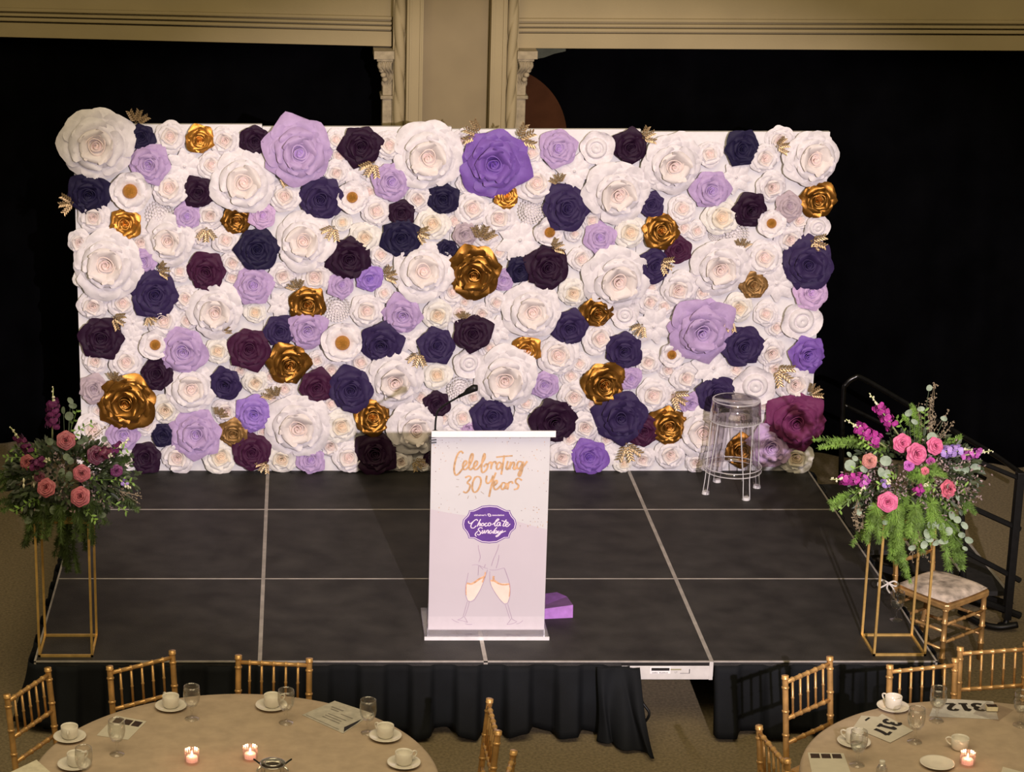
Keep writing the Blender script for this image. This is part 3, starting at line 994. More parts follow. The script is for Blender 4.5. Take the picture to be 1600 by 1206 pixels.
badge = fanpoly(ringscale(1.0), .0006, f2).obj('badge', M_badge, poster)
n = len(BO)
m = MB()
i1, i2 = ringscale(0.970), ringscale(0.940)
m.add([f2(x, y, .0009) for x, y in i1] + [f2(x, y, .0009) for x, y in i2], [(i, (i + 1) % n, (i + 1) % n + n, i + n) for i in range(n)])
m.v = m.v
for s_ in ([(395, 415), (400, 452), (438, 460), (500, 410)],
           [(572, 412), (545, 385), (485, 425), (440, 500), (452, 546), (500, 545), (540, 505)],
           [(628, 382), (592, 450), (558, 520)], [(572, 500), (602, 455), (622, 465), (606, 503), (630, 503)],
           [(668, 455), (640, 480), (646, 508), (676, 500), (692, 470), (668, 453)],
           [(755, 458), (728, 458), (705, 490), (722, 514), (758, 496)],
           [(802, 445), (776, 465), (770, 500), (796, 505), (826, 480), (808, 447)],
           [(850, 485), (920, 432), (976, 388), (958, 374), (920, 412), (896, 480), (908, 510), (942, 490)],
           [(1000, 440), (962, 445), (940, 490), (960, 510), (990, 480), (1006, 443), (996, 500), (1020, 495)],
           [(1122, 388), (1082, 450), (1056, 504), (1082, 510), (1110, 490)], [(1030, 405), (1080, 420), (1135, 425)],
           [(1110, 492), (1150, 470), (1150, 440), (1120, 450), (1106, 500), (1140, 520), (1195, 468)],
           [(664, 556), (622, 540), (580, 575), (610, 615), (628, 650), (592, 682), (560, 662)], [(575, 610), (536, 645), (522, 682), (548, 710)],
           [(668, 590), (650, 638), (670, 650), (705, 592), (696, 640), (722, 644)],
           [(738, 598), (722, 646)], [(726, 630), (760, 590), (776, 602), (766, 645), (790, 638)],
           [(842, 595), (806, 605), (796, 640), (820, 650), (850, 612)], [(940, 535), (880, 605), (862, 645), (885, 645)],
           [(942, 600), (906, 605), (892, 640), (916, 650), (946, 608), (938, 646), (955, 642)],
           [(978, 600), (960, 640), (985, 645), (1016, 605)], [(1052, 590), (1010, 650), (962, 700), (930, 716), (926, 698), (990, 660), (1060, 622), (1112, 605)]):
    stroke(m, s_, 19, lambda x, y: f2(x, y, .0014))
m.obj('badge_lettering', M_badgew, badge)
a = f2(620, 303, .001)
tm = text_mesh("alzheimer's", 0.0165, 0.0004)
for body, xc in (("alzheimer's", 620), ('association', 965)):
    a = f2(xc, 303, .001)
    me = text_mesh(body, 0.0150, 0.0003)
    me.materials.clear()
    me.materials.append(M_badgew)
    inst('badge_lettering', me, badge, a, FRONT)
m = MB()
stroke(m, [(790, 275), (765, 280), (770, 305), (800, 325), (825, 320), (820, 295), (795, 275), (775, 300), (790, 325), (815, 300), (790, 275)], 9, lambda x, y: f2(x, y, .0010))
m.obj('badge_emblem', M_badgew, badge)

# two printed champagne flutes
f3 = lambda x, y, d=.0009: PC(x, y, d, 700, 840, 8.04)
flutes = MB()
for s_ in ([(300, 345), (350, 338), (400, 350), (450, 372), (500, 385)], [(255, 440), (236, 540), (220, 620), (222, 720), (250, 790), (290, 800), (335, 770), (400, 660), (455, 530), (495, 400)],
           [(242, 800), (220, 880), (190, 985)], [(270, 800), (245, 890), (212, 985)], [(45, 1018), (85, 1045), (135, 1062)], [(120, 1030), (160, 1015), (198, 990), (220, 1015), (245, 1062)],
           [(120, 1032), (180, 1042), (245, 1062)], [(215, 1078), (260, 1088), (305, 1085)],
           [(520, 400), (600, 402), (705, 376)], [(525, 420), (530, 560), (580, 670), (650, 770), (705, 826), (748, 818), (775, 740), (782, 640), (765, 540), (735, 450), (708, 378)],
           [(718, 835), (745, 920), (775, 1012)], [(752, 832), (775, 920), (802, 1010)], [(740, 1085), (770, 1050), (795, 1015), (825, 1032), (865, 1050)], [(740, 1087), (800, 1080), (860, 1056)],
           [(858, 1083), (905, 1065), (940, 1038)], [(380, 90), (385, 140), (400, 200), (405, 250), (385, 300)], [(640, 80), (625, 140), (600, 200), (570, 270), (545, 350)],
           [(640, 215), (632, 285), (605, 380)], [(385, 350), (378, 470)], [(395, 350), (440, 395)], [(470, 330), (455, 370)]):
    stroke(flutes, s_, 5, lambda x, y: f3(x, y, .0012))
flutes.obj('flute_print', mat('flute_outline_print', (0.40, 0.29, 0.40), 0.5), poster)
for pts, nm, col in (([(234, 572), (300, 565), (370, 520), (420, 490), (472, 470), (455, 535), (400, 658), (330, 768), (285, 795), (250, 785), (224, 700), (222, 620)], 'wine', (0.80, 0.68, 0.60)),
                     ([(530, 530), (560, 545), (620, 570), (770, 572), (779, 640), (770, 750), (745, 815), (708, 824), (650, 768), (582, 668), (545, 600)], 'wine', (0.80, 0.67, 0.58))):
    MB().add([f3(x, y, .0005) for x, y in pts], [tuple(range(len(pts)))[::-1]]).obj('wine_print', mat('wine_print_' + str(int(col[1] * 100)), col, 0.45, vary=0.03, scale=20), poster)
m = MB()
stroke(m, [(236, 570), (290, 580), (340, 555), (390, 520), (440, 495), (470, 480)], 26, lambda x, y: f3(x, y, .0007))
stroke(m, [(470, 430), (462, 480), (430, 560)], 16, lambda x, y: f3(x, y, .0007))
stroke(m, [(232, 580), (225, 640), (228, 720)], 13, lambda x, y: f3(x, y, .0007))
stroke(m, [(532, 535), (590, 545), (640, 575), (700, 588), (768, 580)], 26, lambda x, y: f3(x, y, .0007))
stroke(m, [(572, 480), (575, 530), (620, 565)], 24, lambda x, y: f3(x, y, .0007))
stroke(m, [(772, 575), (778, 650), (768, 740)], 12, lambda x, y: f3(x, y, .0007))
m.obj('wine_print', mat('amber_print', (0.68, 0.40, 0.24), 0.45, vary=0.15, scale=60), poster)

# microphone on its gooseneck
mic = thing('microphone', 'black gooseneck microphone rising from the lectern top left', 'microphone')
mp = [on_y(680, 672, 0.50), on_y(681, 655, 0.50), on_y(684, 643, 0.50), on_y(693, 634, 0.49), on_y(706, 626, 0.48), on_y(722, 617, 0.47), on_y(728, 614, 0.46)]
MB().tube(smooth_line(mp), 0.0055, 8).obj('gooseneck', M_dark, mic, smooth=True)
MB().tube([on_y(716, 620, 0.47), on_y(726, 615, 0.465), on_y(731, 611, 0.46), on_y(741, 606, 0.455), on_y(746, 606, .45)], [0.008, 0.010, 0.017, 0.021, 0.017], 12).obj('microphone_head', M_dark, mic, smooth=True)
c = on_y(680, 675, 0.50)
MB().lathe([(0.001, -0.02), (0.02, -0.02), (0.02, 0.006), (0.008, 0.012)], 14, (c.x, 0.50, c.z)).obj('mount', M_dark, mic, smooth=True)
m = MB()
for dy in (0, 5, 9):
    a, b = on_y(672, 683 + dy, LY - .012), on_y(682, 682 + dy, LY - .012)
    m.tube([a, b], 0.004, 6)
m.obj('cable_clip', M_dark, mic)

# purple gift bag lying on the stage behind the lectern
M_bag = mat('purple_paper_bag', (0.17, 0.065, 0.26), 0.6, vary=0.1, scale=15)
bag = thing('gift_bag', 'flat purple paper bag lying on the stage beside the lectern base', 'bag')
b_ = [on_z(835, 968, H), on_z(896, 966, H), on_z(897, 948, H + 0.03), on_z(884, 928, H + .05), on_z(868, 925, H + .05), on_z(835, 931, H + .05)]
f0, f1_ = on_z(832, 968, H + .001), on_z(895, 965, H + .001)
u0, u1 = Vector((f0.x, f0.y + .005, H + .055)), Vector((f1_.x, f1_.y + .01, H + .075))
r0, r1 = on_z(870, 925, H + 0.06), on_z(832, 930, H + .06)
rm = on_z(886, 932, H + .04)
low = lambda p: Vector((p.x, p.y, H + .001))
MB().add([f0, f1_, u1, u0], [(0, 1, 2, 3)]).obj('bag_side', mat('light_purple_paper', (0.40, 0.17, 0.55), 0.6), bag)
MB().add([u0, u1, rm, r0, r1, low(f0), low(f1_), low(rm), low(r0), low(r1), (u0 + r0) / 2 + Vector((0.02, 0, -.015))],
         [(0, 1, 10), (1, 2, 10), (2, 3, 10), (3, 4, 10), (4, 0, 10), (1, 6, 7, 2), (2, 7, 8, 3), (3, 8, 9, 4), (4, 9, 5, 0), (5, 9, 8, 7, 6)]).obj('bag_body', M_bag, bag)

# ------------------------------------------------------------------ clear bar stool
sx, sy = 2.845, 2.81
stool = thing('bar_stool', 'round transparent plastic bar stool in front of the flower wall', 'stool', (sx, sy, H))
M_st = glass('stool_plastic', (0.93, 0.91, 0.93), edge=0.75, base=0.10, rough=0.06)
SH = 0.63
MB().lathe([(0.001, SH - .012), (0.125, SH - .012), (0.143, SH - .004), (0.150, SH), (0.156, SH - .006), (0.158, SH - 0.02), (0.152, SH - .02), (0.146, SH - .016), (0.001, SH - .02)], 48).obj('seat', M_st, stool, smooth=True)
MB().lathe([(0.157, SH - .01), (0.168, SH - 0.14), (0.164, SH - 0.14), (0.153, SH - .015)], 48).obj('seat_skirt', M_st, stool, smooth=True)
for zr, rr in ((SH - 0.003, 0.153), (SH - 0.14, 0.167)):
    ring = [(rr * cos(t * pi / 24), rr * sin(t * pi / 24), zr) for t in range(49)]
    MB().tube(ring, 0.0022, 6, cap=False).obj('rim', M_acryl_edge, stool, smooth=True)
for k in range(4):
    th = math.radians(-71 + 90 * k)
    m = MB()

    def legfn(u, v, th=th):
        z = v * (SH - 0.10)
        rr = 0.20 - 0.045 * (v ** 0.8)
        ww = 0.125 + 0.24 * max(0, v - 0.25)
        a = th + (u - .5) * 2 * ww
        return (rr * cos(a), rr * sin(a), z)
    m.grid(legfn, 6, 10)
    lg = m.obj('leg', M_st, stool, smooth=True)
    lg.modifiers.new('thickness', 'SOLIDIFY').thickness = 0.022
    for s in (0, 1):
        MB().tube([legfn(s, j / 8) for j in range(9)], 0.0028, 5).obj('leg_edge', M_acryl_edge, lg, smooth=True)
    MB().tube([(0.19 * cos(th), 0.19 * sin(th), 0.0), (0.19 * cos(th), 0.19 * sin(th), 0.018)], [0.026, 0.023], 12).obj('foot_pad', M_acryl_edge, lg)
MB().lathe([(0.172, 0.145), (0.185, 0.145), (0.185, 0.175), (0.172, 0.175), (0.172, 0.145)], 48).obj('footrest_ring', M_st, stool, smooth=True)
for zr in (0.145, 0.175):
    MB().tube([(0.186 * cos(t * pi / 24), 0.186 * sin(t * pi / 24), zr) for t in range(49)], 0.0024, 6, cap=False).obj('rim', M_acryl_edge, stool, smooth=True)

# ------------------------------------------------------------------ gold flower stands
def stand(cx, cy, w_, hgt, label, rz=0.0):
    t = thing('flower_stand', label, 'stand', (cx, cy, H), rz, 'gold flower stands on the stage')
    r = 0.0062
    h_ = w_ / 2
    cs = [(-h_, -h_), (h_, -h_), (h_, h_), (-h_, h_)]
    for (x, y) in cs:
        MB().box((x - r, y - r, 0), (x + r, y + r, hgt)).obj('upright', M_gold_rod, t)
    for z in (r, hgt - r):
        for i in range(4):
            (xa_, ya_), (xb_, yb_) = cs[i], cs[(i + 1) % 4]
            MB().box((min(xa_, xb_) - r, min(ya_, yb_) - r, z - r), (max(xa_, xb_) + r, max(ya_, yb_) + r, z + r)).obj('crossbar', M_gold_rod, t)
    MB().box((-h_, -h_, hgt - 0.002), (h_, h_, hgt + 0.002)).obj('top_plate', M_gold_rod, t)
    return t


stand(-1.268, 0.205, 0.285, 0.78, 'thin gold frame flower stand at the left front stage corner')
stand(3.258, 0.215, 0.275, 0.78, 'thin gold frame flower stand at the right front stage corner')

# ------------------------------------------------------------------ floral arrangements
M_fern = mat('fern_green', (0.17, 0.30, 0.05), 0.6, vary=0.3, scale=14)
M_leafd = mat('dark_leaf', (0.030, 0.045, 0.017), 0.5, vary=0.3, scale=10)
M_euc = mat('eucalyptus_grey_green', (0.24, 0.31, 0.22), 0.6, vary=0.12, scale=12)
M_eucd = mat('eucalyptus_shaded_and_stem', (0.10, 0.135, 0.075), 0.6, vary=0.15, scale=12)  # left bouquet's leaves, darkened in colour for its dim light; also all stems
M_misty = mat('dusty_mauve_filler', (0.27, 0.20, 0.19), 0.7, vary=0.3, scale=40)
M_lime = mat('pale_green_stem', (0.40, 0.46, 0.19), 0.5, vary=0.15, scale=14)
M_cream = mat('cream_bud', (0.68, 0.66, 0.48), 0.6, vary=0.1)
FL = {'pink': (0.60, 0.12, 0.25), 'dusk': (0.34, 0.085, 0.10), 'salmon': (0.50, 0.20, 0.17), 'magenta': (0.42, 0.04, 0.28), 'maroon': (0.10, 0.015, 0.04),
      'plum': (0.13, 0.018, 0.09), 'lavender': (0.38, 0.25, 0.60), 'orchid': (0.46, 0.10, 0.42)}


def fmat(k):
    return mat('bloom_' + k, FL[k], 0.55, vary=0.12, scale=30)


def round_leaf(m, c, r, nrm, mi=0, asp=1.0):
    nrm = Vector(nrm).normalized()
    a = nrm.orthogonal().normalized()
    a = Matrix.Rotation(random.uniform(0, 6.28), 3, nrm) @ a
    b = nrm.cross(a)
    vs = [Vector(c) + nrm * r * 0.1]
    for k in range(10):
        th = 2 * pi * k / 10
        vs.append(Vector(c) + a * r * cos(th) * asp + b * r * sin(th) + nrm * r * 0.12 * cos(2 * th))
    m.add(vs, [(0, k + 1, (k + 1) % 10 + 1) for k in range(10)], mi)


def rose_bloom(parent, c, r, col, face, seed, label=None):
    m = MB()
    Mx = Vector(face).normalized().to_track_quat('Z', 'Y').to_matrix().to_4x4()
    rnd = random.Random(seed)
    for li, (n, L_, W_, z0, z1) in enumerate(((6, 1.0, .62, -.15, .30), (5, .80, .52, 0, .55), (5, .58, .42, .1, .72), (4, .38, .3, .2, .80))):
        for k in range(n):
            g_ = petal_grid(L_, W_, .08, z0, z1, .25, .10, .05, seed + li * 7 + k, .04, 0.05, 4, 5)
            th = li * .6 + 2 * pi * k / n + rnd.uniform(-.1, .1)
            R_ = Matrix.Rotation(th, 4, 'Z')
            m.add([Vector(c) + (Mx @ (R_ @ Vector(v))) * r for v in g_.v], g_.f)
    s = MB()
    spiral_into(s, 0.02, 0.2, .2, .85, 2.2, seed)
    m.add([Vector(c) + (Mx @ Vector(v)) * r for v in s.v], s.f)
    o = m.obj('rose', fmat(col), parent, smooth=True)
    o['label'] = label or (col + ' rose')
    return o


def stock_spike(parent, a, b, col, seed, n=16, size=0.017, label=None):
    """flower spike of ruffled florets ending in pale buds"""
    rnd = random.Random(seed)
    a, b = Vector(a), Vector(b)
    ax = (b - a)
    m = MB()
    m.tube([a - ax * .25, a, a.lerp(b, .5) + Vector((0, -.005, 0)), b], [0.005, 0.0045, 0.004, 0.003], 6)
    for k in range(7):
        t = 0.62 + 0.38 * k / 6
        p = a.lerp(b, t) + Vector((rnd.uniform(-1, 1), rnd.uniform(-1, .4), rnd.uniform(-1, 1))) * 0.009
        rr = 0.0075 - 0.0035 * k / 6
        m.lathe([(0.0005, -rr * 1.3), (rr * .8, -rr * .6), (rr, 0), (rr * .6, rr * .9), (0.0005, rr * 1.2)], 7, p, mi=1)
    st_ = m.obj('stock_stem', [M_lime, M_cream], parent, smooth=True)
    m = MB()
    for k in range(n):
        t = 0.66 * (k + .5) / n
        ang_ = k * 2.4
        o1 = ax.orthogonal().normalized()
        o2 = ax.normalized().cross(o1)
        dr = o1 * cos(ang_) + o2 * sin(ang_)
        p = a.lerp(b, t) + dr * size * (0.9 - .3 * t)
        for j in range(6):
            an = j * 1.05
            d2 = (dr * .35 + o1 * cos(an) * .9 + o2 * sin(an) * .9 + ax.normalized() * rnd.uniform(-.5, .5))
            round_leaf(m, p + d2 * size * .45, size * .52, d2.cross(ax) + dr)
    o = m.obj('stock_florets', fmat(col), parent)
    o['label'] = label or (col + ' stock florets')
    return o


def plume(m, pts, L_, dens, rnd, droop=0.3, mi=0, w_=0.0009):
    """feathery asparagus fern: a stem with many fine needles"""
    pts = smooth_line(pts, 6)
    m.tube(pts, 0.0012, 4, mi)
    n = int(dens)
    for k in range(n):
        t = rnd.random() ** 0.8
        i = min(int(t * (len(pts) - 1)), len(pts) - 2)
        p = pts[i].lerp(pts[i + 1], rnd.random())
        ax = (pts[i + 1] - pts[i]).normalized()
        d = Vector((rnd.gauss(0, 1), rnd.gauss(0, 1), rnd.gauss(0, 1) - droop))
        d = (d - ax * d.dot(ax) * .6 + ax * .5).normalized()
        l_ = L_ * rnd.uniform(.4, 1) * (1 - .5 * t)
        s = d.cross(Vector((0, 1, .2))).normalized() * w_
        m.add([p - s, p + s, p + d * l_ * .6 + s * 1.3, p + d * l_, p + d * l_ * .6 - s * 1.3], [(0, 1, 2, 3, 4)], mi)


def twig(m, pts, n, L_, W_, rnd, mi=0, stem=0.0015):
    pts = smooth_line(pts, 6)
    m.tube(pts, stem, 5, mi)
    for k in range(n):
        t = (k + .7) / n
        i = min(int(t * (len(pts) - 1)), len(pts) - 2)
        ax = (pts[i + 1] - pts[i]).normalized()
        sd = ax.cross(Vector((0, -1, .2))).normalized() * (1 if k % 2 else -1)
        d = ax * .6 + sd + Vector((rnd.uniform(-.3, .3), rnd.uniform(-.6, .3), rnd.uniform(-.3, .3)))
        leaf(m, pts[i], d, L_ * rnd.uniform(.7, 1.1), W_, (rnd.uniform(-.3, .3), -1, .5), mi=mi)


def arrangement(label, C, spec, seed):
    """C: centre of the foliage ball"""
    rnd = random.Random(seed)
    root = thing('flower_arrangement', label, 'flowers', (C.x, C.y, H + 0.784))
    org = Vector((C.x, C.y, H + 0.784))
    Lc = lambda p: Vector(p) - org
    core = Lc(C)
    MB().lathe([(0.001, 0), (0.07, 0), (0.085, 0.05), (0.08, 0.10), (0.001, 0.10)], 20).obj('vase', mat('dark_vase', (0.05, 0.05, 0.035), 0.4), root, smooth=True)
    # leafy core
    m = MB()
    for k in range(spec['leaves']):
        d = Vector((rnd.gauss(0, 1), rnd.gauss(0, .8), rnd.gauss(0, 1))).normalized()
        rr = Vector((d.x * spec['rx'], d.y * spec['ry'], d.z * spec['rz'])) * rnd.uniform(.35, 1) ** .6
        p = core + rr
        dd = d + Vector((rnd.uniform(-.6, .6), rnd.uniform(-.6, .6), rnd.uniform(-.8, .3)))
        leaf(m, p, dd, rnd.uniform(.03, .065), rnd.uniform(.008, .014), (rnd.uniform(-1, 1), -1, 1))
    tag(m.obj('leaf_mass', M_leafd, root), None, None, None, 'stuff')['label'] = 'dense dark green leaves'
    m = MB()
    for k in range(spec['filler'] * 2):
        d = Vector((rnd.gauss(0, 1), -abs(rnd.gauss(0, .8)), rnd.gauss(0, .8))).normalized()
        e = core + Vector((d.x * spec['rx'], d.y * spec['ry'] * 1.1, d.z * spec['rz'])) * rnd.uniform(.9, 1.1)
        s = core + (e - core) * .45
        for q in range(14):
            p = s.lerp(e, q / 13) + Vector((rnd.gauss(0, 1), rnd.gauss(0, 1), rnd.gauss(0, 1))) * .012
            leaf(m, p, (rnd.gauss(0, 1), rnd.gauss(0, 1), rnd.gauss(0, 1)), .019, .005, (0, -1, 0))
    tag(m.obj('filler_sprays', M_misty, root), None, None, None, 'stuff')['label'] = 'dusty mauve filler sprays'
    m = MB()
    for k in range(26):
        a_ = 2 * pi * k / 26
        s0 = Vector((cos(a_) * .09, sin(a_) * .09, .03))
        e0 = Vector((cos(a_) * rnd.uniform(.16, .26), sin(a_) * rnd.uniform(.15, .2), -rnd.uniform(.02, .13)))
        plume(m, [s0, s0.lerp(e0, .5) + Vector((0, 0, .06)), e0], .05, spec['ring'], rnd)
    tag(m.obj('fern_collar', M_fern if spec['bright'] else mat('shaded_fern', (0.06, 0.10, 0.02), 0.6, vary=.3, scale=14), root), None, None, None, 'stuff')  # left bouquet's fern takes a darker green that paints in its shade
    for (x0, y0, x1, y1, Y0, Y1, L_, dens) in spec['ferns']:
        m = MB()
        a, b = Lc(on_y(x0, y0, Y0)), Lc(on_y(x1, y1, Y1))
        for q in range(4):
            jit = Vector((rnd.uniform(-1, 1), rnd.uniform(-1, 1), rnd.uniform(-1, 1))) * L_ * .9
            plume(m, [a, a.lerp(b, .5) + jit * .6 + Vector((0, 0, .02)), b + jit], L_, dens / 2.6, rnd)
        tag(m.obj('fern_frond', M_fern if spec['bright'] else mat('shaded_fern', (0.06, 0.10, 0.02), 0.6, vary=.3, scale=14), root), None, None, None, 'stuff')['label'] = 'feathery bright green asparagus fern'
    for (x0, y0, x1, y1, Y, n) in spec['twigs']:
        m = MB()
        a, b = Lc(on_y(x0, y0, Y)), Lc(on_y(x1, y1, Y - .03))
        twig(m, [a, a.lerp(b, .5) + Vector((rnd.uniform(-.02, .02), 0, .01)), b], n, .032, .007, rnd)
        m.obj('leafy_twig', M_leafd if rnd.random() < .5 else M_fern, root)
    for (x0, y0, x1, y1, Y, n) in spec['seeded']:
        m = MB()
        a, b = Lc(on_y(x0, y0, Y)), Lc(on_y(x1, y1, Y))
        for q in range(4):
            e = b + Vector((rnd.uniform(-.06, .06), rnd.uniform(-.03, .03), rnd.uniform(-.1, .0)))
            pts = smooth_line([a, a.lerp(e, .5) + Vector((rnd.uniform(-.02, .02), 0, 0)), e], 6)
            m.tube(pts, .0013, 4)
            for k in range(n):
                p = pts[rnd.randrange(4, len(pts))] + Vector((rnd.gauss(0, 1), rnd.gauss(0, 1), rnd.gauss(0, 1))) * .008
                leaf(m, p, (rnd.gauss(0, 1), rnd.gauss(0, 1), rnd.gauss(0, 1) + .6), .012, .0035, (0, -1, 0))
        m.obj('seeded_branch', mat('seeded_eucalyptus', (0.24, 0.19, 0.12), 0.6, vary=.25, scale=30), root)['label'] = 'brownish seeded eucalyptus branch'
    for (x, y, r, Y) in spec['rounds']:
        m = MB()
        p = Lc(on_y(x, y, Y))
        round_leaf(m, (0, 0, 0), r / 288, (rnd.uniform(-.5, .5), -1, rnd.uniform(-.1, .8)), asp=rnd.uniform(.6, 1))
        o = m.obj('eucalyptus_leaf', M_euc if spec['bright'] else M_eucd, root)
        o.location = p
    m = MB()
    for (x, y, r, Y) in spec['rounds']:
        p = Lc(on_y(x, y, Y))
        m.tube([p, p.lerp(core, .35) + Vector((0, 0, -.02))], .0014, 4)
    m.obj('eucalyptus_stem', M_eucd, root)
    for i, (x, y, r, col, Y) in enumerate(spec['roses']):
        p = on_y(x, y, Y)
        rose_bloom(root, Lc(p), r / 288, col, (rnd.uniform(-.3, .3) + (x - spec['cx']) / 250, -1, rnd.uniform(.1, .5)), seed + i, spec['rose_label'].get(col))
    for i, (x0, y0, x1, y1, col, Y, n, sz) in enumerate(spec['stocks']):
        stock_spike(root, Lc(on_y(x0, y0, Y)), Lc(on_y(x1, y1, Y - .02)), col, seed + 40 + i, n, sz * 1.3)
    m = MB()
    for (x, y) in spec['buds']:
        p = Lc(on_y(x, y, .02))
        m.tube([p, p + Vector((.001, 0, .018)), p + Vector((.001, 0, .03))], [.004, .007, .002], 8)
    if spec['buds']:
        m.obj('white_bud', M_cream, root, smooth=True)
    return root


specR = dict(ring=120, leaves=900, rx=.36, ry=.22, rz=.24, filler=46, bright=True, cx=1420,
             ferns=[(1370, 790, 1368, 832, .0, .03, .06, 1300), (1400, 790, 1398, 840, -.02, .03, .06, 1500), (1430, 790, 1430, 835, -.02, .03, .06, 1300), (1455, 785, 1462, 826, .0, .03, .055, 1200), (1385, 700, 1283, 698, .2, .2, .045, 900), (1360, 770, 1302, 782, .15, .15, .05, 1100), (1410, 770, 1405, 870, .1, .12, .075, 3600), (1450, 770, 1440, 850, .1, .1, .07, 2800),
                    (1470, 760, 1500, 880, .15, .18, .07, 2600), (1460, 720, 1497, 684, .25, .3, .045, 900), (1490, 760, 1512, 800, .2, .2, .05, 1300), (1420, 740, 1445, 760, .02, .0, .05, 1500),
                    (1395, 830, 1408, 905, .12, .15, .045, 1200), (1440, 690, 1420, 640, .2, .2, .04, 800), (1445, 740, 1470, 735, .02, .0, .045, 1100), (1370, 800, 1345, 850, .2, .2, .05, 900)],
             twigs=[(1395, 690, 1372, 640, .2, 9), (1420, 700, 1400, 652, .25, 10), (1380, 710, 1345, 690, .1, 9), (1440, 690, 1445, 640, .2, 10), (1380, 720, 1330, 735, .1, 9), (1470, 720, 1500, 700, .2, 9),
                    (1400, 740, 1370, 760, .0, 9), (1450, 740, 1480, 790, .05, 10), (1370, 700, 1340, 680, .1, 8), (1460, 760, 1510, 760, .1, 9), (1480, 740, 1530, 755, .1, 8), (1350, 760, 1310, 800, .1, 9)],
             seeded=[(1448, 700, 1462, 598, .2, 34), (1450, 700, 1475, 640, .2, 26), (1440, 720, 1440, 630, .2, 18), (1340, 780, 1335, 820, .05, 26), (1480, 740, 1520, 770, .1, 26), (1430, 790, 1440, 850, .05, 20)],
             rounds=[(1452, 606, 5, .2), (1439, 639, 6, .18), (1420, 645, 7, .16), (1475, 654, 6, .18), (1429, 659, 6, .15), (1456, 683, 8, .12), (1462, 690, 6, .12), (1327, 710, 5, .1), (1336, 716, 5, .1),
                     (1328, 727, 9, .08), (1350, 733, 7, .06), (1384, 720, 9, .02), (1377, 738, 8, .0), (1386, 740, 7, .0), (1524, 731, 8, .12), (1509, 734, 8, .1), (1497, 731, 8, .1), (1497, 778, 5, .05),
                     (1362, 792, 5, .03), (1487, 805, 7, .05), (1507, 821, 7, .05), (1514, 844, 7, .05), (1449, 834, 8, 0), (1444, 851, 7, 0), (1425, 856, 6, 0), (1474, 846, 8, 0), (1482, 830, 7, 0),
                     (1456, 819, 8, 0), (1463, 848, 7, 0), (1503, 836, 7, .03), (1470, 822, 7, 0), (1342, 800, 6, .05), (1508, 857, 5, .05), (1452, 842, 7, 0), (1496, 812, 6, .04), (1366, 812, 5, .05), (1383, 816, 5, .03)],
             roses=[(1409, 692, 15, 'pink', .08), (1431, 709, 17, 'pink', .0), (1460, 697, 14, 'pink', .08), (1387, 784, 16, 'pink', -.02), (1480, 764, 15, 'salmonpink', .02), (1359, 720, 12, 'salmon', .05),
                    (1454, 722, 8, 'magenta', .02), (1445, 736, 7, 'salmonpink', .0), (1420, 727, 9, 'orchid', -.02)],
             rose_label={'pink': 'bright pink rose', 'salmonpink': 'salmon pink rose', 'salmon': 'pale salmon rose', 'magenta': 'small magenta rose', 'orchid': 'small orchid bloom'},
             stocks=[(1396, 668, 1358, 614, 'magenta', .1, 16, .019), (1372, 690, 1322, 655, 'magenta', .1, 18, .021), (1345, 748, 1297, 749, 'magenta', .05, 14, .018), (1470, 706, 1520, 702, 'lavender', .1, 16, .018),
                     (1500, 712, 1550, 704, 'orchid', .1, 12, .015), (1430, 770, 1450, 755, 'magenta', -.02, 10, .014), (1380, 757, 1392, 752, 'lavender', -.02, 5, .014), (1355, 745, 1345, 770, 'orchid', .0, 10, .013)],
             buds=[])
FL['salmonpink'] = (0.60, 0.13, 0.19)
arrangement('bright bouquet of pink roses, magenta stock and trailing fern on the right gold stand', Vector((3.30, 0.20, on_y(1420, 745, .2).z)), specR, 21)

